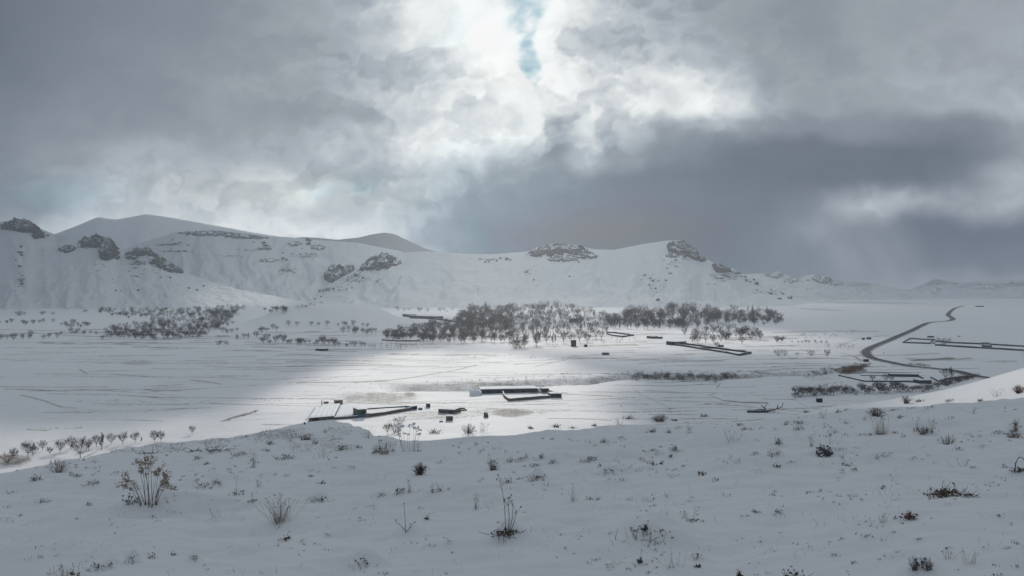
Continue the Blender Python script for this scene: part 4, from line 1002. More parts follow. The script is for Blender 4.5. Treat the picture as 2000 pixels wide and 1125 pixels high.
def crag_patch(h, px, py, w, hh, sd):
    """a ragged outcrop growing out of the slope: the slope's own surface, resampled finely and pushed outward in blocks"""
    xs, V, PY = HILLS[h]
    nx = int(np.clip(w * 1.6, 24, 110)); ny = int(np.clip(hh * 2.2, 16, 64))
    cols = np.linspace(px - w * .72, px + w * .72, nx)
    fj = np.clip((cols - xs[0]) / (xs[1] - xs[0]), 0, len(xs) - 1.001)
    s = np.linspace(0, 1, ny)
    Pm = np.zeros((ny, nx, 3))
    for i in range(nx):
        j = int(fj[i]); f = fj[i] - j
        col = V[:, j] * (1 - f) + V[:, j + 1] * f; pc = np.minimum.accumulate(PY[:, j] * (1 - f) + PY[:, j + 1] * f)
        top = max(pc.min(), py - hh * .72); bot = max(py + hh * .72, top + .5)
        yy = bot + (top - bot) * s
        for k in range(3): Pm[:, i, k] = np.interp(-yy, -pc, col[:, k])
    Uu, Ss = np.meshgrid(np.linspace(-1.44, 1.44, nx), s)
    Vv = (Ss - .5) * 2.88
    d = Pm[ny // 2, nx // 2, 1]; size = hh * d / F
    X, Z = Pm[..., 0], Pm[..., 2]
    k = 1.0 / max(size * .55, 2.0)
    n1 = fbm(X * k * .7 + sd * 3.3, Z * k * 1.1, 4, sd); n2 = 1 - 2 * np.abs(fbm(X * k * 1.6, Z * k * 2.6 + sd, 4, sd + 9))
    mask = .8 - .8 * (np.abs(Uu) ** 2.2 + np.abs(Vv) ** 2.2) + 2.1 * n1 + 1.0 * (n2 - .35) - .15 + .5 * fbm(X * k * 4, Z * k * 5, 3, sd + 4)
    up = np.clip(mask, -.6, .9)
    step = np.round(up * 5 + .8 * n2) / 5
    disp = size * .36 * (.45 * up + .55 * step) - size * .04
    P2 = Pm + disp[..., None] * np.array([0, -.8, .55]) + (rng.normal(0, 1, Pm.shape) * size * .018)
    P2[..., 2] += np.where(up > 0, size * .10 * n2, 0)
    edge = (np.abs(Uu) > 1.38) | (Ss < .03)
    P2[edge] = Pm[edge] + np.array([0, size * .25, -size * .15])
    base = Pm[ny // 2, nx // 2]
    me = np_mesh("rock_crag", (P2 - base).reshape(-1, 3), grid_faces(ny, nx), False)
    return me, base
def build_crags():
    for row in CRAGS:
        h, x, y, w, hh, sd, label = row
        if not label: continue
        me, base = crag_patch(h, x, y, w * 1.25, hh * 1.3, sd)
        tag(link("rock_crag", me, M['crag'], loc=base), label, 'crag', 'rock crags on the hills')
build_crags()

_ORD1 = ['', 'first', 'second', 'third', 'fourth', 'fifth', 'sixth', 'seventh', 'eighth', 'ninth', 'tenth', 'eleventh', 'twelfth', 'thirteenth', 'fourteenth', 'fifteenth', 'sixteenth', 'seventeenth', 'eighteenth', 'nineteenth']
_TEN = ['', '', 'twent', 'thirt', 'fort', 'fift', 'sixt', 'sevent', 'eight', 'ninet']
def ordinal(i):
    if i < 20: return _ORD1[i]
    if i % 10 == 0: return _TEN[i // 10] + 'ieth'
    return _TEN[i // 10] + 'y-' + _ORD1[i % 10]

BOULDERS = [   # hill, photo points or box, how many, size range, where
 (5, [(1395, 520), (1425, 532), (1455, 545), (1490, 560), (1520, 572), (1548, 584)], 30, (3, 10), 10, "on the central hill's right ridge"),
 (5, [(1258, 532), (1265, 548), (1272, 562), (1284, 582)], 12, (3, 8), 5, "down the rocky gully of the central hill"),
 (5, [(592, 586), (620, 578), (650, 566), (680, 556), (705, 545), (720, 532)], 26, (3, 9), 8, "on the central hill's left shoulder"),
 (5, [(1300, 510), (1330, 520), (1305, 526), (1312, 553)], 9, (4, 10), 6, "on the slope under the summit crag"),
 (5, [(940, 512), (970, 508), (1000, 510)], 7, (4, 10), 3, "in the band left of the flat rock cap"),
 (5, [(1020, 508), (1050, 518), (1030, 548), (1080, 552), (1130, 520)], 10, (2, 6), 8, "scattered below the flat rock cap"),
 (4, [(36, 478), (40, 520), (42, 545), (50, 555)], 8, (4, 12), 7, "down the left hillside's steep face"),
 (4, [(178, 512), (196, 540), (228, 574), (282, 569)], 8, (3, 7), 10, "on the left hillside under the flat-topped cliff"),
 (4, [(265, 515), (300, 525), (345, 560), (375, 565), (412, 558)], 10, (3, 7), 6, "on the left hillside's rocky spur"),
 (4, [(10, 440), (45, 448), (95, 462)], 8, (3, 8), 5, "beside the left hillside's summit crag"),
 (3, [(330, 470), (370, 478), (355, 491), (310, 490)], 9, (4, 12), 4, "on the terraced slope's left ledges"),
 (3, [(480, 470), (530, 486), (560, 508), (610, 470), (590, 500)], 14, (4, 12), 6, "on the terraced slope's middle"),
 (6, [(1505, 540), (1540, 552), (1600, 550), (1690, 575)], 9, (2, 6), 5, "on the low hill behind the ridge"),
 (7, [(1800, 560), (1840, 556), (1900, 558), (1980, 555)], 8, (2, 6), 4, "on the distant rise beyond the road"),
]
def along(P, t):
    P = np.asarray(P, float); L = np.concatenate([[0], np.cumsum(np.hypot(*np.diff(P, axis=0).T))])
    return np.array([np.interp(t * L[-1], L, P[:, 0]), np.interp(t * L[-1], L, P[:, 1])])
def build_boulders():
    for hs, pts, n, (a, b), jit, where in BOULDERS:
        its = []
        for i in range(n):
            q = along(pts, (i + rng.random()) / n) + rng.normal(0, jit, 2) * np.array([1, .6])
            its.append((q[0], q[1], a + (b - a) * rng.random() ** 2))
        its.sort()
        for i, (x, y, s) in enumerate(its):
            p = hill_at(hs, x, y); sw = s * p[1] / F
            o = rock_mesh_obj("boulder", M['crag'], int(rng.integers(1, 11)), (sw, sw * .7, sw * (.35 + .4 * rng.random())), p - np.array([0, 0, sw * .08]), sub=2, rough=.6, rz=rng.uniform(-.5, .5))
            tag(o, f"{ordinal(i + 1)} dark boulder from the left {where}", 'boulder', 'boulders ' + where)
build_boulders()
# ------------------------------------------------------------------ bare winter trees
def tree_parts(kind, seed, ntw, thin=1.0, fine=True):
    """a bare tree one unit tall: (trunk with limbs, crown of twigs)"""
    r = np.random.default_rng(seed)
    trunk, tw = MB(), MB()
    if kind == 'vase': th, nl, sx, sz, z0, tr = .24, 7, .42, .42, .60, .015
    elif kind == 'round': th, nl, sx, sz, z0, tr = .24, 9, .43, .42, .58, .016
    elif kind == 'poplar': th, nl, sx, sz, z0, tr = .16, 12, .13, .46, .54, .014
    elif kind == 'shrub': th, nl, sx, sz, z0, tr = .03, 11, .62, .46, .52, .014
    elif kind == 'sapling': th, nl, sx, sz, z0, tr = .38, 4, .22, .28, .70, .016
    lean = r.normal(0, .025, 2)
    top = np.array([lean[0], lean[1], th])
    if kind != 'shrub':
        trunk.tube([(0, 0, -.05), (lean[0] * .4, lean[1] * .4, th * .5), top], [tr * 1.35, tr * 1.05, tr * .9], 6 if fine else 3)
    segs = []
    for i in range(nl):
        a = 2 * math.pi * (i + r.uniform(-.3, .3)) / nl
        rad = sx * r.uniform(.35, .95); zz = z0 + sz * r.uniform(-.05, .95) * math.sqrt(max(0.05, 1 - (rad / sx) ** 2 * .8))
        if kind == 'poplar': zz = .3 + .7 * (i + 1) / nl; rad = sx * (1 - .75 * (i + 1) / nl) + .01; st = np.array([0, 0, th + (zz - .3) * .7])
        else: st = top * r.uniform(.8, 1.0) if kind != 'shrub' else r.normal(0, .03, 3) * np.array([1, 1, 0])
        end = np.array([math.cos(a) * rad, math.sin(a) * rad, zz])
        mid = st * .5 + end * .5 + np.array([math.cos(a) * rad * .12, math.sin(a) * rad * .12, -.02]) + r.normal(0, .02, 3)
        trunk.tube([st, mid, end], [tr * .62, tr * .42, tr * .12], 4 if fine else 3)
        segs += [(st, mid), (mid, end)]
        for j in range(3):
            t = r.uniform(.2, .9); b = mid * (1 - t) + end * t
            a2 = a + r.uniform(-1.1, 1.1); l2 = sx * r.uniform(.25, .6)
            e2 = b + np.array([math.cos(a2) * l2 * .8, math.sin(a2) * l2 * .8, l2 * r.uniform(.15, .9)])
            e2[2] = min(e2[2], .98)
            if fine: trunk.tube([b, (b + e2) / 2 + r.normal(0, .012, 3), e2], [tr * .3, tr * .2, tr * .07], 3)
            segs += [(b, e2), (b, e2)]
    A = np.array([s[0] for s in segs]); B = np.array([s[1] for s in segs])
    k = r.integers(0, len(segs), ntw); t = r.uniform(.15, 1.08, ntw)[:, None]
    p = A[k] * (1 - t) + B[k] * t + r.normal(0, .018, (ntw, 3))
    # finer twigs fill the crown between the limbs
    m_ = ntw // 2
    g = r.normal(0, 1, (m_, 3)); g /= np.linalg.norm(g, axis=1)[:, None]; g *= (r.random((m_, 1)) ** .45)
    fill = np.stack([g[:, 0] * sx * .95, g[:, 1] * sx * .95, (z0 + .02 if kind != 'shrub' else .4) + g[:, 2] * (.36 if kind not in ('sapling',) else .22)], 1)
    if kind == 'poplar': fill[:, :2] *= np.clip(1.25 - fill[:, 2:], .2, 1)
    p[:m_] = fill
    out = p - np.array([0, 0, .42]); out /= np.linalg.norm(out, axis=1)[:, None] + 1e-6
    d = out * .8 + np.array([0, 0, .45]) + r.normal(0, .55, (ntw, 3)); d /= np.linalg.norm(d, axis=1)[:, None]
    L = r.uniform(.06, .17, ntw)[:, None] * (.55 if kind == 'poplar' else 1)
    side = np.cross(d, r.normal(0, 1, (ntw, 3))); side /= np.linalg.norm(side, axis=1)[:, None] + 1e-6
    wd = r.uniform(.0028, .0052, ntw)[:, None] * thin
    q = p + d * L
    q[:, 2] = np.maximum(q[:, 2], .03)
    tw.tris(p - side * wd, p + side * wd, q)
    return trunk, tw

def merged(parts):
    V0, T0 = parts[0].arrays(); V1, T1 = parts[1].arrays()
    return np.concatenate([V0, V1]), np.concatenate([T0, T1 + len(V0)])

VAR = {}
def variants(kind, n, ntw, thin, tag_):
    out = []
    for i in range(n):
        V, T = merged(tree_parts(kind, 100 + i + 10 * len(VAR), ntw, thin))
        out.append((V, T))
    VAR[tag_] = out
    return out
variants('vase', 6, 800, 1.35, 'vase'); variants('round', 6, 1100, 1.4, 'round'); variants('poplar', 4, 700, 1.3, 'poplar'); variants('shrub', 4, 800, 1.5, 'shrub'); variants('sapling', 2, 110, 1.6, 'sapling')
_vm = {}
def var_mesh(kind, i):
    if (kind, i) not in _vm:
        V, T = VAR[kind][i]
        me = np_mesh("bare_tree", V, T); me.materials.append(M['wood']); _vm[(kind, i)] = me
    return _vm[(kind, i)]

N_TREES = 0
def place_tree(px, py, h_px, kind, label, group, name='bare_tree', cat='tree', wide=1.0):
    global N_TREES
    p = at(px, py); h = h_px * p[1] / F
    i = int(rng.integers(0, len(VAR[kind])))
    o = bpy.data.objects.new(name, var_mesh(kind, i)); COL.objects.link(o)
    o.location = p; s = h * rng.uniform(.78, 1.1); wide *= rng.uniform(.8, 1.15)
    o.scale = (s * wide, s * wide, s); o.rotation_euler = (0, 0, rng.uniform(0, 6.28))
    tag(o, label, cat, group); N_TREES += 1
    return o

def row(pts, n, hr, kinds, what, where, jit=3.5, jy=1.5, wide=1.0, name='bare_tree', cat='tree'):
    its = []
    for i in range(n):
        q = along(pts, (i + .5 + rng.uniform(-.35, .35)) / n)
        its.append((q[0] + rng.normal(0, jit), q[1] + rng.normal(0, jy), hr[0] * .85 + (hr[1] * 1.12 - hr[0] * .85) * rng.random()))
    its.sort()
    for i, (x, y, h) in enumerate(its):
        place_tree(x, y, h, kinds[int(rng.integers(0, len(kinds)))], f"{ordinal(i + 1)} {what} from the left {where}", f"{what}s {where}", name, cat, wide)

VO, RO, PO, SH, SA = 'vase', 'round', 'poplar', 'shrub', 'sapling'
row([(0, 663), (30, 665), (60, 664), (112, 660)], 9, (11, 16), [VO, RO], "bare tree", "in the lowest row at the left valley edge")
row([(120, 657), (150, 655), (195, 652)], 8, (9, 13), [VO], "small bare tree", "in the thin row before the left wood")
row([(2, 632), (30, 631)], 4, (8, 11), [RO], "dark tree", "in the clump at the picture's left margin")
row([(35, 635), (70, 634), (105, 632)], 6, (9, 14), [VO, RO], "bare tree", "in the middle row at the left valley edge")
row([(112, 638), (140, 640), (175, 640)], 9, (9, 13), [RO, VO], "bushy tree", "in the denser middle row left of the wood")
row([(30, 616), (50, 615)], 3, (8, 11), [SH], "dark bush", "in the far clump at the left hill's foot", name='bush', cat='bush')
row([(82, 614), (104, 614)], 4, (6, 8), [SH], "low dark bush", "in the far hedge at the left hill's foot", name='bush', cat='bush')
row([(157, 609), (170, 610)], 3, (5, 9), [VO, SH], "tiny tree", "at the far foot of the left hill")
row([(205, 660), (250, 662), (300, 663), (345, 662), (395, 660)], 26, (10, 16), [RO, VO, RO], "tree", "along the near edge of the left wood", jy=2)
row([(190, 612), (230, 620), (290, 622), (350, 620), (430, 616)], 18, (7, 11), [RO, VO], "tree", "along the near edge of the far left wood", jy=2)
row([(430, 650), (460, 648)], 5, (9, 14), [VO], "small tree", "in the group right of the left wood")
row([(464, 665), (500, 660)], 7, (10, 15), [VO, PO], "slender tree", "in the loose group beyond the left wood")
row([(423, 672), (448, 673)], 5, (5, 9), [SH], "low bush", "in the hedge before the loose group", name='bush', cat='bush')
row([(500, 652), (520, 646), (545, 644)], 6, (9, 13), [VO], "bare tree", "in the upper orchard row left of the mound")
row([(505, 672), (530, 668), (560, 668)], 8, (10, 16), [VO, RO], "tree", "in the left end of the middle orchard band")
row([(560, 672), (590, 674), (620, 674), (655, 672)], 13, (11, 17), [RO, VO], "dark tree", "in the middle orchard band before the mound", jy=2)
row([(655, 678), (680, 677), (715, 679)], 8, (9, 14), [VO], "small tree", "in the right end of the orchard band")
for i, x in enumerate((563, 580, 608, 622, 639)):
    place_tree(x, 637 + (i % 2), 12 if i < 4 else 15, VO, f"{ordinal(i + 1)} lone orchard tree from the left at the mound's foot", 'lone orchard trees at the mound foot')
row([(656, 638), (680, 638), (726, 637)], 8, (8, 12), [VO], "small orchard tree", "at the right part of the mound's foot")
row([(668, 650), (700, 652), (740, 652)], 10, (11, 15), [VO, RO], "orchard tree", "in the row just before the mound")
row([(520, 608), (545, 610), (568, 608)], 9, (8, 12), [VO, RO], "small tree", "beside the mound's left flank")
row([(750, 662), (775, 664), (800, 663)], 8, (13, 20), [RO], "tall dark tree", "at the village wood's left end", jy=2)
row([(822, 668), (860, 669), (910, 668), (960, 667), (1000, 668)], 22, (13, 22), [RO, VO, RO], "tree", "along the village wood's near edge", jy=1.5)
row([(1004, 680), (1012, 678), (1028, 682)], 4, (18, 26), [VO, SH], "grey tree", "standing forward of the village wood")
row([(1010, 668), (1050, 672), (1100, 668), (1180, 662)], 14, (18, 26), [VO, VO, PO], "bare tree", "in the sunlit orchard before the village", jy=4)
row([(1188, 642), (1230, 644), (1280, 643), (1330, 641)], 14, (14, 22), [RO, PO, VO], "tall tree", "along the near edge of the right wood", jy=1.5)
row([(1345, 672), (1400, 674), (1440, 668), (1495, 662)], 15, (15, 22), [VO, RO], "bare tree", "behind the long walled orchard", jy=4)
row([(1430, 634), (1470, 634), (1530, 633)], 9, (11, 16), [RO], "dense tree", "in the dark band at the right wood's end")
row([(1510, 668), (1535, 668)], 5, (9, 13), [RO, VO], "small tree", "in the clump at the right orchard")
row([(1545, 670), (1580, 671), (1618, 672)], 9, (6, 8), [VO], "tiny orchard tree", "in the straight right orchard row", jit=.5, jy=.3)
row([(898, 600), (925, 600), (960, 602)], 6, (7, 12), [PO, VO], "small tree", "on the rise above the village wood")
place_tree(1520, 695, 20, SH, "wide round bush in the open snow right of the walled orchard", None, 'bush', 'bush', 1.2)
place_tree(1533, 694, 14, SH, "smaller bush touching the wide round bush's right side", None, 'bush', 'bush')
place_tree(1585, 695, 15, SH, "round bush midway between the walled orchard and the road", None, 'bush', 'bush')
place_tree(1616, 699, 16, VO, "small tree right of the round bush, nearer the road", None, 'small_tree', 'tree', 1.2)
place_tree(1557, 694, 7, SH, "low bush between the wide and the round bush", None, 'bush', 'bush')
place_tree(1844, 673, 18, SH, "broad bushy tree at the joint of the walled fields", None, 'bushy_tree', 'tree', 1.25)
place_tree(1873, 659, 5, SH, "tiny bush behind the large walled field", None, 'bush', 'bush')
place_tree(1726, 693, 6, PO, "thin lone post-like sapling inside the road bend", None, 'sapling', 'tree')
place_tree(1848, 742, 22, VO, "pale thin tree behind the sunken thicket", None, 'thin_tree', 'tree')
place_tree(1858, 741, 26, PO, "taller thin tree behind the sunken thicket", None, 'thin_tree', 'tree', 1.3)
place_tree(1704, 746, 14, VO, "left bare sapling along the enclosure's near wall", None, 'sapling', 'tree')
place_tree(1730, 746, 16, VO, "middle bare sapling along the enclosure's near wall", None, 'sapling', 'tree')
place_tree(1742, 746, 15, VO, "right bare sapling along the enclosure's near wall", None, 'sapling', 'tree')
place_tree(820 - 40, 829, 20, SH, "leaning grey bush before the brown yard wall", None, 'bush', 'bush', 1.1)
row([(1240, 740), (1300, 742), (1360, 743), (1435, 741)], 17, (9, 15), [SH, SH, RO], "stream bank bush", "in the dark brush on the stream bank", jy=1.5, wide=1.2, name='bush', cat='bush')
row([(1548, 777), (1600, 771), (1650, 769), (1700, 768), (1760, 766), (1832, 762)], 44, (12, 21), [SH, RO], "hedge shrub", "in the dark hedge below the enclosure", jit=1.5, jy=1.2, wide=1.25, name='hedge_shrub', cat='shrub')
row([(1640, 722), (1655, 718), (1672, 716), (1700, 714)], 8, (5, 8), [SH], "low shrub", "by the brown reed patch", wide=1.3, name='shrub', cat='shrub')

# the row of young trees on the near lit strip: trunk and crown apart
NEAR = [(27, 896, 22, VO), (54, 894, 34, VO), (64, 891, 22, VO), (83, 880, 20, VO), (97, 888, 16, VO), (117, 885, 26, VO), (138, 878, 26, VO), (157, 894, 40, VO), (173, 879, 22, VO), (188, 873, 24, VO), (199, 879, 34, PO), (217, 868, 22, VO), (240, 868, 25, VO), (264, 865, 22, VO), (276, 864, 12, PO), (302, 864, 24, VO), (314, 863, 22, VO), (375, 848, 17, VO), (757, 848, 22, VO), (771, 845, 22, SH)]
DESC = {157: "tallest spreading tree standing forward of the lit tree row", 54: "broad many-limbed tree at the left of the lit tree row", 199: "thin upright poplar in the lit tree row", 276: "thin short pole of a sapling in the lit tree row", 375: "last small tree, standing alone beyond the lit row's right end", 757: "vase-shaped small tree behind the brow below the brown yard wall", 771: "bushy small tree behind the brow beside the vase-shaped one"}
def near_trees():
    cache = {}
    n = 0
    for k, (x, y, h, kind) in enumerate(NEAR):
        v = k % 4
        if (kind, v) not in cache:
            a, b = tree_parts(kind, 300 + v * 7 + len(kind), 1700, .8)
            cache[(kind, v)] = (a.mesh("trunk"), b.mesh("crown"))
            cache[(kind, v)][0].materials.append(M['bark']); cache[(kind, v)][1].materials.append(M['twigs'])
        p = at(x, y); s = h * p[1] / F
        root = empty("young_tree", p, rng.uniform(0, 6.28)); root.scale = (s, s, s)
        for nm, me in zip(("trunk", "crown"), cache[(kind, v)]):
            o = bpy.data.objects.new(nm, me); COL.objects.link(o); o.parent = root
        if x in DESC: lab = DESC[x]
        else:
            n += 1; lab = f"{ordinal(n)} ordinary young tree from the left in the lit tree row"
        tag(root, lab, 'tree', 'young trees on the lit strip')
near_trees()
lump_p = at(14, 904)
o = bpy.data.objects.new("brown_bush", var_mesh('shrub', 0).copy()); COL.objects.link(o); o.data.materials[0] = M['reed']
o.location = lump_p; hs = 26 * lump_p[1] / F; o.scale = (hs * 1.25, hs * 1.2, hs)
tag(o, "reddish brown bush where the lit strip meets the picture's left edge", 'bush')

# woods beyond the edges: too many to count, one mass each
def in_poly(x, y, P):
    r = False; j = len(P) - 1
    for i in range(len(P)):
        if (P[i][1] > y) != (P[j][1] > y) and x < (P[j][0] - P[i][0]) * (y - P[i][1]) / (P[j][1] - P[i][1]) + P[i][0]: r = not r
        j = i
    return r
LOW = {k: [merged(tree_parts(k, 500 + i, n, w, False)) for i in range(4)] for k, n, w in ((RO, 250, 3.7), (VO, 200, 3.3), (PO, 170, 2.8), (SH, 130, 4.0), (SA, 36, 2.4))}
def wood(name, label, poly, n, hr, kinds, mat='wood', dens=None):
    xs = [p[0] for p in poly]; ys = [p[1] for p in poly]
    Vs, Ts, c = [], [], 0
    base = at(sum(xs) / len(xs), sum(ys) / len(ys))
    k = 0; tries = 0
    while k < n and tries < 20000:
        tries += 1
        x, y = rng.uniform(min(xs), max(xs)), rng.uniform(min(ys), max(ys))
        if not in_poly(x, y, poly): continue
        if perlin(x / 16.0, y / 6.0, 5) < -.45 + .3 * rng.random() - .2: continue
        k += 1
        p = at(x, y); s = (hr[0] + (hr[1] - hr[0]) * rng.random() ** 1.4) * p[1] / F
        kk = kinds[int(rng.integers(0, len(kinds)))]
        V, T = LOW[kk][int(rng.integers(0, 4))]
        a = rng.uniform(0, 6.28); ca, sa = math.cos(a), math.sin(a)
        W_ = V.copy(); W_[:, 2] *= rng.uniform(.8, 1.25); wx_ = rng.uniform(.75, 1.3); W_[:, 0], W_[:, 1] = (V[:, 0] * ca - V[:, 1] * sa) * wx_, (V[:, 0] * sa + V[:, 1] * ca) * wx_
        Vs.append(W_ * s + (p - base)); Ts.append(T + c); c += len(V)
    me = np_mesh(name, np.concatenate(Vs), np.concatenate(Ts))
    o = link(name, me, M[mat], loc=base)
    tag(o, label, 'wood', kind='stuff')
wood("woodland", "dark bare wood on the left valley floor", [(205, 645), (300, 632), (385, 628), (430, 612), (465, 612), (455, 635), (400, 658), (205, 660)], 282, (7.6, 14.4), [RO, RO, VO, SH])
wood("woodland", "far strip of bare wood under the left hills", [(190, 606), (260, 605), (360, 606), (478, 600), (478, 606), (440, 618), (330, 621), (240, 620), (190, 611)], 282, (4.8, 9.1), [RO, VO, SH])
wood("woodland", "village wood, its dark left part", [(755, 655), (830, 640), (890, 630), (905, 612), (1000, 608), (1000, 660), (900, 665), (820, 666), (755, 662)], 414, (9.6, 18.1), [RO, RO, VO, SH])
wood("woodland", "village wood, its greyer middle part", [(900, 612), (1000, 603), (1100, 602), (1190, 618), (1190, 642), (1090, 646), (1000, 652), (900, 640)], 432, (8.2, 15.9), [RO, VO, PO, SH])
wood("woodland", "thin sunlit orchard before the village", [(1000, 650), (1190, 640), (1185, 655), (1100, 668), (1000, 668)], 65, (12.0, 17.6), [VO, VO, PO], 'wood')
wood("woodland", "dense dark wood right of the village", [(1185, 625), (1240, 610), (1330, 606), (1400, 612), (1500, 614), (1530, 620), (1530, 632), (1440, 632), (1340, 640), (1190, 641)], 473, (9.2, 19.4), [RO, RO, VO, PO, SH])
wood("woodland", "loose trees between the right wood and the walled orchard", [(1330, 636), (1430, 640), (1500, 655), (1490, 664), (1340, 668)], 41, (12.0, 17.6), [VO, RO])
wood("scrub", "low bushes along the rise above the village", [(760, 603), (830, 606), (900, 604), (880, 609), (770, 608)], 22, (5, 9), [SH, VO])
wood("scrub", "dark scrub on the mound's rear edge", [(575, 601), (620, 590), (640, 591), (590, 606)], 16, (5, 9), [SH])
wood("scrub", "sparse dark brush scattered over the stream bank", [(960, 748), (1030, 738), (1110, 732), (1240, 724), (1420, 724), (1620, 719), (1630, 728), (1440, 738), (1230, 741), (1100, 750), (960, 756)], 190, (2, 4.5), [SH])
wood("scrub", "row of dark brush along the stream bank's upper edge", [(820, 747), (1000, 737), (1110, 729), (1110, 732), (1000, 741), (820, 750)], 46, (2, 4), [SH])
wood("thicket", "dark brush thicket in the stream bend", [(1225, 732), (1280, 731), (1400, 732), (1440, 738), (1400, 743), (1320, 742), (1230, 740)], 70, (6, 10), [SH])
wood("thicket", "sunken dark thicket beside the right hillside", [(1838, 747), (1860, 742), (1890, 738), (1912, 736), (1900, 741), (1868, 750), (1842, 757)], 110, (6, 10), [SH])
wood("thicket", "brown reed patch left of the road bend", [(1640, 731), (1660, 718), (1690, 714), (1698, 716), (1680, 723), (1655, 732)], 190, (3, 7), [SH], 'reed')
wood("thicket", "reddish scrub along the road below the bend", [(1768, 711), (1800, 712), (1818, 716), (1780, 716)], 40, (2.5, 5), [SH], 'reed')
wood("thicket", "thin brown brush around the ditch left of the reeds", [(1560, 738), (1600, 722), (1640, 718), (1640, 726), (1590, 738)], 46, (3, 7), [SH], 'wood')
wood("saplings", "rows of tiny saplings before the village wood", [(720, 676), (822, 672), (822, 682), (722, 684)], 70, (5, 9), [SA])
wood("saplings", "dotted young planting at the left hill's foot", [(288, 590), (365, 586), (365, 594), (290, 597)], 60, (2.5, 4), [SA])
wood("saplings", "young planting left of the road", [(1600, 674), (1670, 676), (1668, 684), (1615, 682)], 60, (4, 6), [SA])
wood("saplings", "thin young planting before the sunlit orchard", [(1140, 667), (1250, 660), (1250, 668), (1145, 675)], 60, (4, 7), [SA])
wood("scrub", "scattered small bushes on the plain left of the road", [(1505, 660), (1640, 650), (1690, 650), (1600, 668), (1510, 664)], 24, (3, 6), [SH, VO])
wood("scrub", "dots of brush on the snowy flat behind the farmstead", [(640, 765), (700, 748), (800, 752), (820, 782), (700, 785)], 60, (1.5, 3.2), [SH])
wood("scrub", "stubble bushes around the dark barn", [(840, 800), (990, 795), (1045, 806), (960, 818), (880, 826), (840, 830)], 70, (1.2, 2.6), [SH], 'reed')

wood("scrub", "dotted stubble line across the shaded left plain", [(150, 784), (240, 780), (310, 786), (300, 789), (230, 784), (152, 787)], 60, (1.2, 2.6), [SH], 'wood')
wood("scrub", "second dotted stubble line on the shaded left plain", [(315, 790), (420, 786), (425, 789), (320, 793)], 46, (1.2, 2.6), [SH], 'wood')
wood("scrub", "line of stubble leading to the lit sheepfold", [(436, 783), (540, 776), (600, 781), (545, 784), (440, 787)], 60, (1.2, 2.6), [SH], 'wood')
wood("scrub", "low weeds on the left plain above the lit tree row", [(50, 838), (160, 833), (162, 837), (60, 842)], 34, (1.5, 3), [SH], 'wood')
wood("scrub", "weeds along the brown bank at the lit strip's edge", [(436, 823), (460, 813), (500, 802), (503, 805), (470, 816), (440, 825)], 60, (1.5, 3.5), [SH], 'reed')
wood("scrub", "short weeds in the fields right of the stream farm", [(1180, 790), (1290, 786), (1300, 792), (1190, 795)], 40, (1.2, 2.6), [SH], 'wood')
wood("scrub", "thin scrub in the fields before the village", [(860, 700), (960, 690), (1130, 696), (1140, 700), (960, 702), (870, 706)], 50, (1.2, 2.8), [SH], 'wood')
# ------------------------------------------------------------------ foreground plants
def stem(mb, p0, d, L, r0, bend=.15, n=4, sides=3, rg=rng, tip=.35):
    pts = [np.array(p0, float)]; d = np.array(d, float); d /= np.linalg.norm(d) + 1e-9
    for i in range(n - 1):
        d = d + rg.normal(0, bend, 3); d /= np.linalg.norm(d)
        pts.append(pts[-1] + d * L / (n - 1))
    mb.tube(pts, np.linspace(r0, r0 * tip, n), sides)
    if pts[0][2] < 0:      # the stems meet in a buried root
        V = mb.v[-1]; mb.tris([V[0]], [V[1]], [np.array([0, 0, -.10])])
    return pts
def leafbits(mb, c0, spread, n, size, rg=rng):
    p = np.asarray(c0) + rg.normal(0, 1, (n, 3)) * spread
    a = rg.normal(0, 1, (n, 3)); a /= np.linalg.norm(a, axis=1)[:, None]
    b = np.cross(a, rg.normal(0, 1, (n, 3))); b /= np.linalg.norm(b, axis=1)[:, None] + 1e-9
    s = size * rg.uniform(.5, 1.2, (n, 1))
    mb.tris(p - a * s * .5, p + a * s * .5, p + b * s)

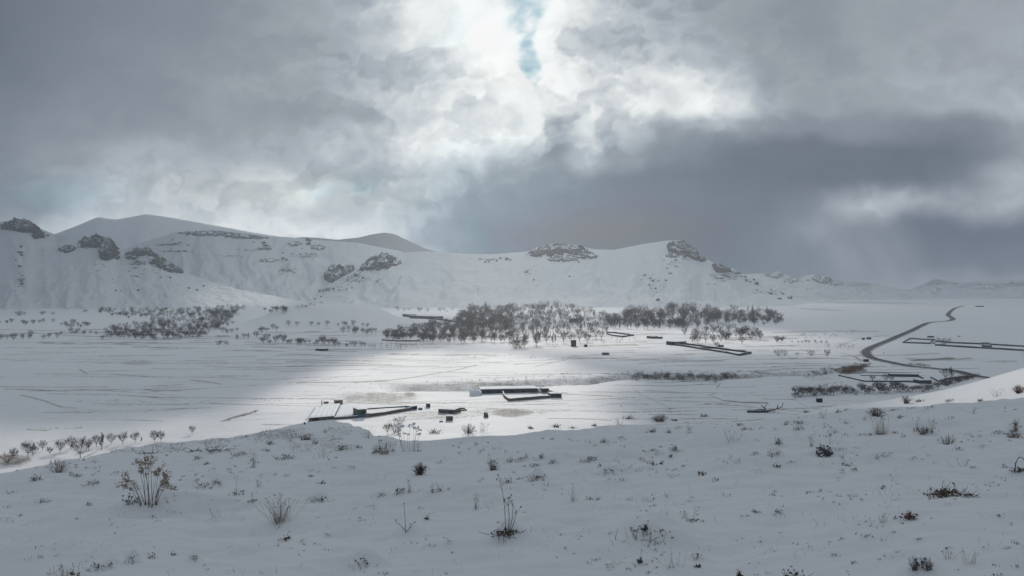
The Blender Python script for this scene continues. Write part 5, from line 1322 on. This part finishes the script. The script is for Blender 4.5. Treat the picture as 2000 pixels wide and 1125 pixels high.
def tuft(kind, w, h, d):
    """stems in metres; d is the distance, which only sets how fine the stems are drawn"""
    m = MB(); r = max(.0018, .00017 * d)
    if kind in ('twig', 'mound', 'lean'):
        n = int(np.clip(9 + w * 30, 9, 26))
        for i in range(n):
            x = rng.normal(0, .24) * w
            dirx = rng.normal(.8 if kind == 'lean' else 0, .7)
            stem(m, (x, rng.normal(0, .12) * w, -.03), (dirx, rng.normal(0, .4), rng.uniform(.35, 1.2)), h * rng.uniform(.45, 1.15), r * rng.uniform(1.1, 2.3), .3)
        leafbits(m, (0, 0, h * .28), np.array([w * .22, w * .12, h * .18]), int(np.clip(12 + 50 * w, 12, 40)), .16 * h + .008)
    elif kind in ('brush', 'shrub', 'redshrub'):
        n = int(np.clip(40 + w * 50, 40, 90)) if kind != 'brush' else int(np.clip(24 + w * 28, 24, 56))
        for i in range(n):
            a = rng.uniform(0, 6.28); s = rng.random() ** .6
            e = np.array([math.cos(a) * s * w * .5, math.sin(a) * s * w * .35, h * (1 - .45 * s * s) * rng.uniform(.6, 1.05)])
            b = np.array([e[0] * .35, e[1] * .35, -.03])
            pts = stem(m, b, e - b, np.linalg.norm(e - b), r * rng.uniform(.8, 1.5), .16)
            if rng.random() < .7: stem(m, pts[2], (pts[3] - pts[2]) + rng.normal(0, .08, 3) * h, h * .3, r * .7, .2, 3)
        leafbits(m, (0, 0, h * .35), np.array([w * .26, w * .18, h * .2]), 50 if kind != 'brush' else 14, .02 + .07 * h)
    elif kind in ('stalk', 'stalks'):
        for i in range(1 if kind == 'stalk' else 9):
            x = 0 if kind == 'stalk' else rng.uniform(-.5, .5) * w
            pts = stem(m, (x, rng.normal(0, .1) * w, -.04), (rng.normal(0, .18), rng.normal(0, .1), 1), h * (1 if kind == 'stalk' else rng.uniform(.5, 1)), r * rng.uniform(1.2, 1.7), .08, 6)
            for j in range(5 if kind == 'stalk' else 1):
                q = pts[int(rng.integers(1, 5))]
                e = stem(m, q, (rng.normal(0, 1), rng.normal(0, .6), rng.uniform(.3, 1)), min(w * .5, h * .35) * rng.uniform(.5, 1), r * .8, .15, 3)
                leafbits(m, e[-1], r * 2, 4, r * 6)
        leafbits(m, (0, 0, h * .06), np.array([w * .3, w * .2, h * .04]), 12, .04)
    elif kind in ('grass', 'faint', 'snowgrass'):
        n = {'grass': 14, 'faint': 11, 'snowgrass': 75}[kind]
        for i in range(n):
            x = rng.normal(0, .22) * w
            e = (x * 1.1 + rng.normal(0, .25) * w, rng.normal(0, .15) * w, h * rng.uniform(.5, 1.05))
            b = np.array([x * (.5 if kind == 'snowgrass' else .8), rng.normal(0, .1) * w, -.03])
            pts = stem(m, b, np.array(e) - b, np.linalg.norm(np.array(e) - b), r * (rng.uniform(.55, .9) if kind != 'snowgrass' else rng.uniform(.7, 1.2)), .10, 4)
            if kind == 'snowgrass' or rng.random() < .4: leafbits(m, pts[-1], r * 2.5, 3, r * 7)
    elif kind == 'heap':
        for i in range(22):
            stem(m, (rng.normal(0, .3) * w, rng.normal(0, .15) * w, rng.uniform(-.02, h * .3)), (rng.normal(0, 1), rng.normal(0, .4), rng.uniform(-.05, .5)), w * rng.uniform(.2, .5), r * rng.uniform(1.4, 2.8), .25)
        leafbits(m, (0, 0, h * .3), np.array([w * .25, w * .12, h * .2]), 30, .035)
    return m
KMAT = {'twig': 'tuft', 'mound': 'tuft', 'lean': 'tuft', 'brush': 'tuft', 'shrub': 'tuft', 'redshrub': 'tuftred', 'stalk': 'tuft', 'stalks': 'straw', 'grass': 'straw', 'faint': 'straw', 'snowgrass': 'straw', 'heap': 'tuft'}
KNAME = {'twig': ('twig_tuft', 'twig tuft'), 'mound': ('twig_tuft', 'snow-buried twig tuft'), 'lean': ('leaning_twigs', 'leaning dark twigs'), 'brush': ('brush_plant', 'brushy plant'), 'shrub': ('low_shrub', 'low dark shrub'), 'redshrub': ('red_shrub', 'reddish-brown low shrub'), 'stalk': ('dry_stalk', 'dry branched stalk'), 'stalks': ('dry_stalks', 'cluster of dry stalks'), 'grass': ('grass_tuft', 'upright dry grass tuft'), 'faint': ('grass_tuft', 'sparse faint grass wisps'), 'snowgrass': ('snowy_grass_tuft', 'round grass tuft filled with snow'), 'heap': ('twig_heap', 'flat heap of dark twigs')}
LREF = [(l[0], l[1] - l[3] * .35, l[5]) for l in LANDMARKS] + [(545, 1000, 'snow-filled grass tuft'), (113, 910, 'brushy plant at the far left'), (1265, 1040, 'long snow mound'), (750, 872, 'brushy plant on the brow'), (1430, 850, 'straw tuft right of centre'), (1048, 930, 'buried tuft right of centre'), (70, 934, 'left edge tuft')]
def tuft_labels():
    used = {}
    rows = []
    for i, (x, y, w, h, k) in enumerate(TUFTS):
        best = min((abs(x - lx) + 1.6 * abs(y - ly), lx, ly, nm) for lx, ly, nm in LREF if math.hypot(x - lx, y - ly) > 16)
        _, lx, ly, nm = best
        dx, dy = x - lx, y - ly
        if abs(dx) > 1.3 * abs(dy): rel = 'left of' if dx < 0 else 'right of'
        elif abs(dy) > 1.3 * abs(dx): rel = 'below' if dy > 0 else 'above'
        else: rel = ('below and ' if dy > 0 else 'above and ') + ('left of' if dx < 0 else 'right of')
        rows.append([i, KNAME[k][1], rel, nm, math.hypot(dx, dy)])
    out = {}
    groups = {}
    for r_ in rows: groups.setdefault((r_[1], r_[2], r_[3]), []).append(r_)
    for (kn, rel, nm), L in groups.items():
        L.sort(key=lambda q: q[4])
        for j, q in enumerate(L):
            o = '' if len(L) == 1 else ('nearest ' if j == 0 else 'next-nearest ' if j == 1 else ordinal(j + 1) + '-nearest ')
            out[q[0]] = f"{o}{kn} {rel} the {nm}"
    return out
def build_tufts():
    labels = tuft_labels()
    for i, (x, y, w, h, k) in enumerate(TUFTS):
        p = at(x, min(y, 1124)); 
        if y > 1124:
            p2 = at(x, 1124); f = (1124 - HOR) / (y - HOR); yy = p2[1] * f ** .85; p = np.array([(x - 1000) / F * yy, yy, 0]); p[2] = ground_z(p[0], p[1])
        d = p[1]; wm, hm = 1.2 * w * d / F, 1.2 * h * d / F
        if d > 130: wm *= 1; 
        o = tuft(k, wm, hm, d).build(KNAME[k][0], M['weed'] if k in ('twig', 'mound', 'brush', 'stalk') and i % 2 else M[KMAT[k]], loc=p)
        tag(o, labels[i], 'grass tuft' if k in ('grass', 'faint', 'snowgrass', 'stalks') else 'twig tuft' if k in ('twig', 'mound', 'lean', 'heap') else 'dry plant' if k == 'stalk' else 'shrub', KNAME[k][1] + 's in the foreground snow')
build_tufts()

def snow_blob(mb, c0, r, rg=rng, k=8):
    """a small rounded clot of snow"""
    V = [np.array(c0) + np.array([0, 0, -r * .5])]
    for z, rr in ((-.25, .8), (.2, .95), (.6, .6)):
        for i in range(k):
            a = 2 * math.pi * i / k
            V.append(np.array(c0) + r * np.array([math.cos(a) * rr * rg.uniform(.8, 1.15), math.sin(a) * rr * rg.uniform(.8, 1.15), z]))
    V.append(np.array(c0) + np.array([0, 0, r * .8]))
    T = []
    for i in range(k): T.append((0, 1 + (i + 1) % k, 1 + i))
    for l in range(2):
        for i in range(k):
            a, b = 1 + l * k + i, 1 + l * k + (i + 1) % k
            T += [(a, b, b + k), (a, b + k, a + k)]
    for i in range(k): T.append((1 + 2 * k + i, 1 + 2 * k + (i + 1) % k, 3 * k + 1))
    mb.add(V, T)

def landmarks():
    for (x, y, w, h, k, nm) in LANDMARKS:
        p = at(x, y); d = p[1]; s = d / F; W_, H_ = w * s, h * s
        r = max(.0025, .00024 * d)
        if k == 'rock':
            o = rock_mesh_obj("rock", M['stone'], 8, (W_ * 1.05, W_ * .8, H_ * 1.1), p - np.array([0, 0, .03]), sub=4, rough=.42); tag(o, "dark wedge-shaped rock poking out of the foreground snow", 'rock'); continue
        root = empty({'seedplant': 'seed_head_plant', 'cushion': 'cushion_shrub', 'tallstalk': 'forked_stalk', 'threearm': 'three_armed_twig', 'brushheap': 'brush_heap', 'snowlump': 'snow_lump_plant', 'snowumbel': 'snow_headed_stalks', 'upright': 'pale_grass', 'arch': 'arched_twig', 'deadbranch': 'dead_branch'}[k], p)
        if k == 'seedplant':
            tips = [(-.46, .42), (-.34, .30), (-.28, .60), (-.14, .72), (-.02, .93), (.10, .95), (-.10, .86), (.02, .70), (.14, .62), (.24, .55), (.18, .44), (.33, .50), (.40, .62), (.46, .40), (.30, .78), (-.22, .46), (.07, .80), (.26, .40)]
            feet = [(-.10, 0), (-.04, 0), (.04, 0), (.10, 0), (.13, 0)]
            lf = MB(); fam = {}
            for i, (tx, tz) in enumerate(tips):
                f = feet[0] if tx < -.25 else feet[1] if tx < -.05 else feet[2] if tx < .1 else feet[3] if tx < .3 else feet[4]
                m = MB()
                a = np.array([f[0] * W_, rng.normal(0, .03), -.04]); e = np.array([tx * W_, rng.normal(0, .12) * W_, tz * H_])
                mid = a * .45 + e * .55; mid[0] = a[0] * .55 + e[0] * .45; mid[2] = .42 * e[2] + .12 * H_
                m.tube([a, (a + mid) / 2, mid, e], [r * 1.7, r * 1.4, r * 1.0, r * .5], 4)
                st = m.build("stem", M['tuft'], root)
                hd = MB()
                for q in range(5):
                    cc = e + rng.normal(0, 1, 3) * np.array([.05 * W_, .05 * W_, .04 * H_])
                    b = mid * .3 + e * .7
                    hd.tube([b, (b + cc) / 2 + rng.normal(0, .006, 3), cc], [r * .7, r * .6, r * .5], 3)
                    leafbits(hd, cc, .022 * W_, 13, .031 * W_)
                hd.build("seed_head", M['seed'], root)
            tag(root, "tall dry plant with pale beige seed heads on forked stems", 'dry plant')
        elif k == 'cushion':
            m = tuft('shrub', W_, H_, d); m2 = MB()
            for i in range(60):
                a = rng.uniform(0, 6.28); q = rng.random() ** .5
                e = np.array([math.cos(a) * q * W_ * .48, math.sin(a) * q * W_ * .35, H_ * (1 - .5 * q * q)])
                stem(m2, e * .2, e, np.linalg.norm(e), r * 1.4, .1)
            m.build("twigs", M['tuft'], root); m2.build("inner_twigs", M['tuft'], root)
            tag(root, "dense dark brown thorny cushion shrub in the middle foreground", 'shrub')
        elif k == 'tallstalk':
            for tx, tz, n in ((-.35, 1.0, 5), (.05, .62, 4), (.35, .55, 3), (.55, .42, 2)):
                m = MB(); e = np.array([tx * W_, rng.normal(0, .05), tz * H_]); a = np.array([.05 * W_ * np.sign(tx), 0, -.03])
                mid = a * .5 + e * .5 + np.array([.08 * W_, 0, 0])
                m.tube([a, mid, e], [r * 1.6, r * 1.3, r * .6], 4)
                for q in range(n):
                    t = rng.uniform(.45, .95); b = mid * (1 - t) + e * t if t > .5 else a * (1 - 2 * t) + mid * 2 * t
                    ee = b + np.array([rng.choice([-1, 1]) * rng.uniform(.1, .22) * W_ * 1.4, 0, rng.uniform(.05, .16) * H_])
                    m.tube([b, ee], [r * .9, r * .5], 3)
                    bd = MB(); leafbits(m, ee, r * 1.5, 5, r * 6)
                m.build("stem", M['tuft'], root)
            m = tuft('heap', W_ * 1.2, H_ * .10, d); m.build("base_twigs", M['tuft'], root)
            tag(root, "tallest forked bare stalk with buds, rising from dark base twigs at the centre", 'dry plant')
        elif k == 'threearm':
            for pts in ([(0, 0), (-.02, .5), (-.08, 1.0)], [(.0, .12), (-.25, .28), (-.5, .45)], [(.02, .06), (.22, .2), (.45, .40)], [(.2, .2), (.24, .33)]):
                m = MB(); P = [np.array([q[0] * W_, 0, q[1] * H_ - .02]) for q in pts]
                m.tube(P, np.linspace(r * 1.5, r * .8, len(P)), 4); leafbits(m, P[-1], r * 1.6, 6, r * 6)
                m.build("stem", M['tuft'], root)
            tag(root, "small twig with three forked arms and dark buds, left of centre", 'dry plant')
        elif k == 'brushheap':
            for i, (ox, sc, mt) in enumerate(((-.25, .55, 'straw'), (0, 1.0, 'tuft'), (.12, .8, 'tuftred'), (.35, .5, 'tuft'))):
                m = tuft('heap', W_ * .55 * sc + .1, H_ * sc, d); tuft_off = np.array([ox * W_, rng.normal(0, .08), 0])
                q = m.build("twig_bundle", M[mt], root); q.location = tuft_off
            m = MB(); stem(m, (-.1 * W_, 0, .1 * H_), (-.3, 0, 1), H_ * 1.2, r * 2.2, .1); m.build("upright_twig", M['tuft'], root)
            tag(root, "brown heap of broken brush on a snow hump", 'brush heap')
        elif k == 'snowlump':
            for ox in (-.22, .2):
                m = tuft('brush', W_ * .42, H_ * .9, d); q = m.build("twigs", M['tuft'], root); q.location = (ox * W_, 0, 0)
                sb = MB(); snow_blob(sb, (ox * W_, .03, H_ * .55), W_ * .2); sb.build("snow_clot", M['snowcap'], root, smooth=True)
            tag(root, "twin lump of snow clinging to two dark twig clumps", 'shrub')
        elif k == 'snowumbel':
            for i in range(11):
                m = MB(); e = np.array([rng.uniform(-.5, .5) * W_, rng.normal(0, .15), H_ * rng.uniform(.55, 1.0)])
                a = np.array([e[0] * .55, e[1] * .5, -.05])
                m.tube([a, (a + e) / 2 + rng.normal(0, .02, 3), e], [r * .8, r * .7, r * .5], 3)
                for q in range(5): m.tube([e, e + np.array([rng.normal(0, .08) * W_, rng.normal(0, .05), rng.uniform(.02, .10) * H_])], [r * .7, r * .5], 3)
                st = m.build("stem", M['tuft'], root)
                sb = MB()
                for q in range(4): snow_blob(sb, e + np.array([rng.normal(0, .07) * W_, rng.normal(0, .05), .05 * H_ + rng.normal(0, .03) * H_]), .05 * W_)
                sb.build("snow_head", M['snowcap'], root, smooth=True)
            tag(root, "group of stalks with snow-laden heads on the brow against the lit field", 'dry plant')
        elif k == 'upright':
            for i in range(3):
                m = tuft('grass', W_ * .6, H_, d); q = m.build("grass_blades", M['straw'], root); q.location = ((i - 1) * W_ * .28, 0, 0)
            m = tuft('twig', W_ * .9, H_ * .25, d); m.build("base_twigs", M['tuft'], root)
            tag(root, "tallest pale upright grass tuft on the right foreground slope", 'grass tuft')
        elif k == 'arch':
            m = MB(); P = [np.array([q[0] * W_, 0, q[1] * H_]) for q in ((-.3, -.05), (-.25, .5), (0, .9), (.3, .85), (.5, .5))]
            m.tube(P, [r * 3.2, r * 3, r * 2.6, r * 2, r], 5); m.build("arched_stem", M['tuft'], root)
            m = tuft('heap', W_ * 1.2, H_ * .4, d); m.build("base_twigs", M['tuft'], root)
            tag(root, "dark arched twig near the right edge of the foreground", 'dry plant')
        elif k == 'deadbranch':
            m = MB()
            for pts in ([(-.05, 0), (-.12, .45), (-.02, .9)], [(-.05, .1), (.2, .25), (.45, .5), (.5, .95)], [(-.05, .2), (-.3, .3), (-.45, .15)], [(.3, .36), (.33, .75)], [(-.08, .3), (-.22, .7)]):
                P = [np.array([q[0] * W_, rng.normal(0, .02), q[1] * H_ * 1.1 - .05]) for q in pts]
                m.tube(P, np.linspace(r * 3.6, r * 1.6, len(P)), 4)
            m.build("limbs", M['tuft'], root); t2 = tuft('twig', W_ * .7, H_ * .4, d); t2.build("twigs", M['tuft'], root)
            tag(root, "dead branch forked like antlers lying on the brow beside the dark beam", 'branch')
landmarks()

# fine dry grass thinly spread over the brow and the darker knoll behind it
def dry_grass():
    m, m2 = MB(), MB(); base = at(1000, 1000)
    for i in range(3600):
        if i < 2600: x, y = rng.uniform(150, 690), rng.uniform(834, 884)
        else:
            x = rng.uniform(-180, 2180); y = 840 + (1125 - 840) * rng.random() ** 1.9 - (.045 * max(x - 1000, 0))
        if perlin(x / 60, y / 25, 8) < .02: continue
        p = at(x, y)
        if p[1] > 140: continue
        for q in range(3):
            a = p + np.array([rng.normal(0, .05), rng.normal(0, .05), -.01])
            hh = rng.uniform(.03, .12) * (1.6 if p[1] > 45 else .8)
            e = a + np.array([rng.normal(0, .5) * hh, rng.normal(0, .3) * hh, hh])
            wv = max(.0016, .00012 * p[1])
            m.tris([a - base + (-wv, 0, 0)], [a - base + (wv, 0, 0)], [e - base])
    # small dark clumps in loose drifts
    n = 0
    for i in range(4000):
        x = rng.uniform(-150, 2150); y = 770 + (1125 - 770) * rng.random() ** 1.5
        g = perlin(x / 130, y / 45, 12) + .5 * perlin(x / 40, y / 16, 13)
        if g < .12 + .28 * rng.random(): continue
        p = at(x, y)
        if p[1] > 60 or n > 620: continue
        n += 1
        w = rng.uniform(3, 11) * p[1] / F; h = w * rng.uniform(.35, .9)
        for q in range(int(rng.integers(5, 12))):
            a = p + np.array([rng.normal(0, .3) * w, rng.normal(0, .3) * w, -.01]); L = h * rng.uniform(.5, 1.2)
            d = np.array([rng.normal(0, .6), rng.normal(0, .4), 1.0]); d /= np.linalg.norm(d)
            e = a + d * L + np.array([0, 0, .01]); wv = max(.0022, .00018 * p[1]) * rng.uniform(.7, 1.6)
            m2.tris([a - base + (-wv, 0, 0)], [a - base + (wv, 0, 0)], [e - base])
    tag(m.build("dry_grass", M['straw'], loc=base), "thin dry grass poking through the snow on the brow", kind='stuff')
    tag(m2.build("dry_grass", M['tuft'], loc=base), "tiny dark weeds scattered through the foreground snow", kind='stuff')
dry_grass()
# ------------------------------------------------------------------ haze
def build_haze():
    m = bpy.data.materials.new("haze_air"); m.use_nodes = True
    t = m.node_tree
    for n in list(t.nodes): t.nodes.remove(n)
    out = t.nodes.new('ShaderNodeOutputMaterial'); v = t.nodes.new('ShaderNodeVolumePrincipled')
    v.inputs['Color'].default_value = (.93, .96, 1.0, 1)
    v.inputs['Density'].default_value = HAZE_DENSITY
    v.inputs['Anisotropy'].default_value = .25
    t.links.new(v.outputs[0], out.inputs['Volume'])
    b = MB(); b.box(-5400, 5400, -5400, 5400, -40, 490)
    o = b.build("haze", m)
    tag(o, "thin pale winter haze over the valley", kind='stuff')
build_haze()
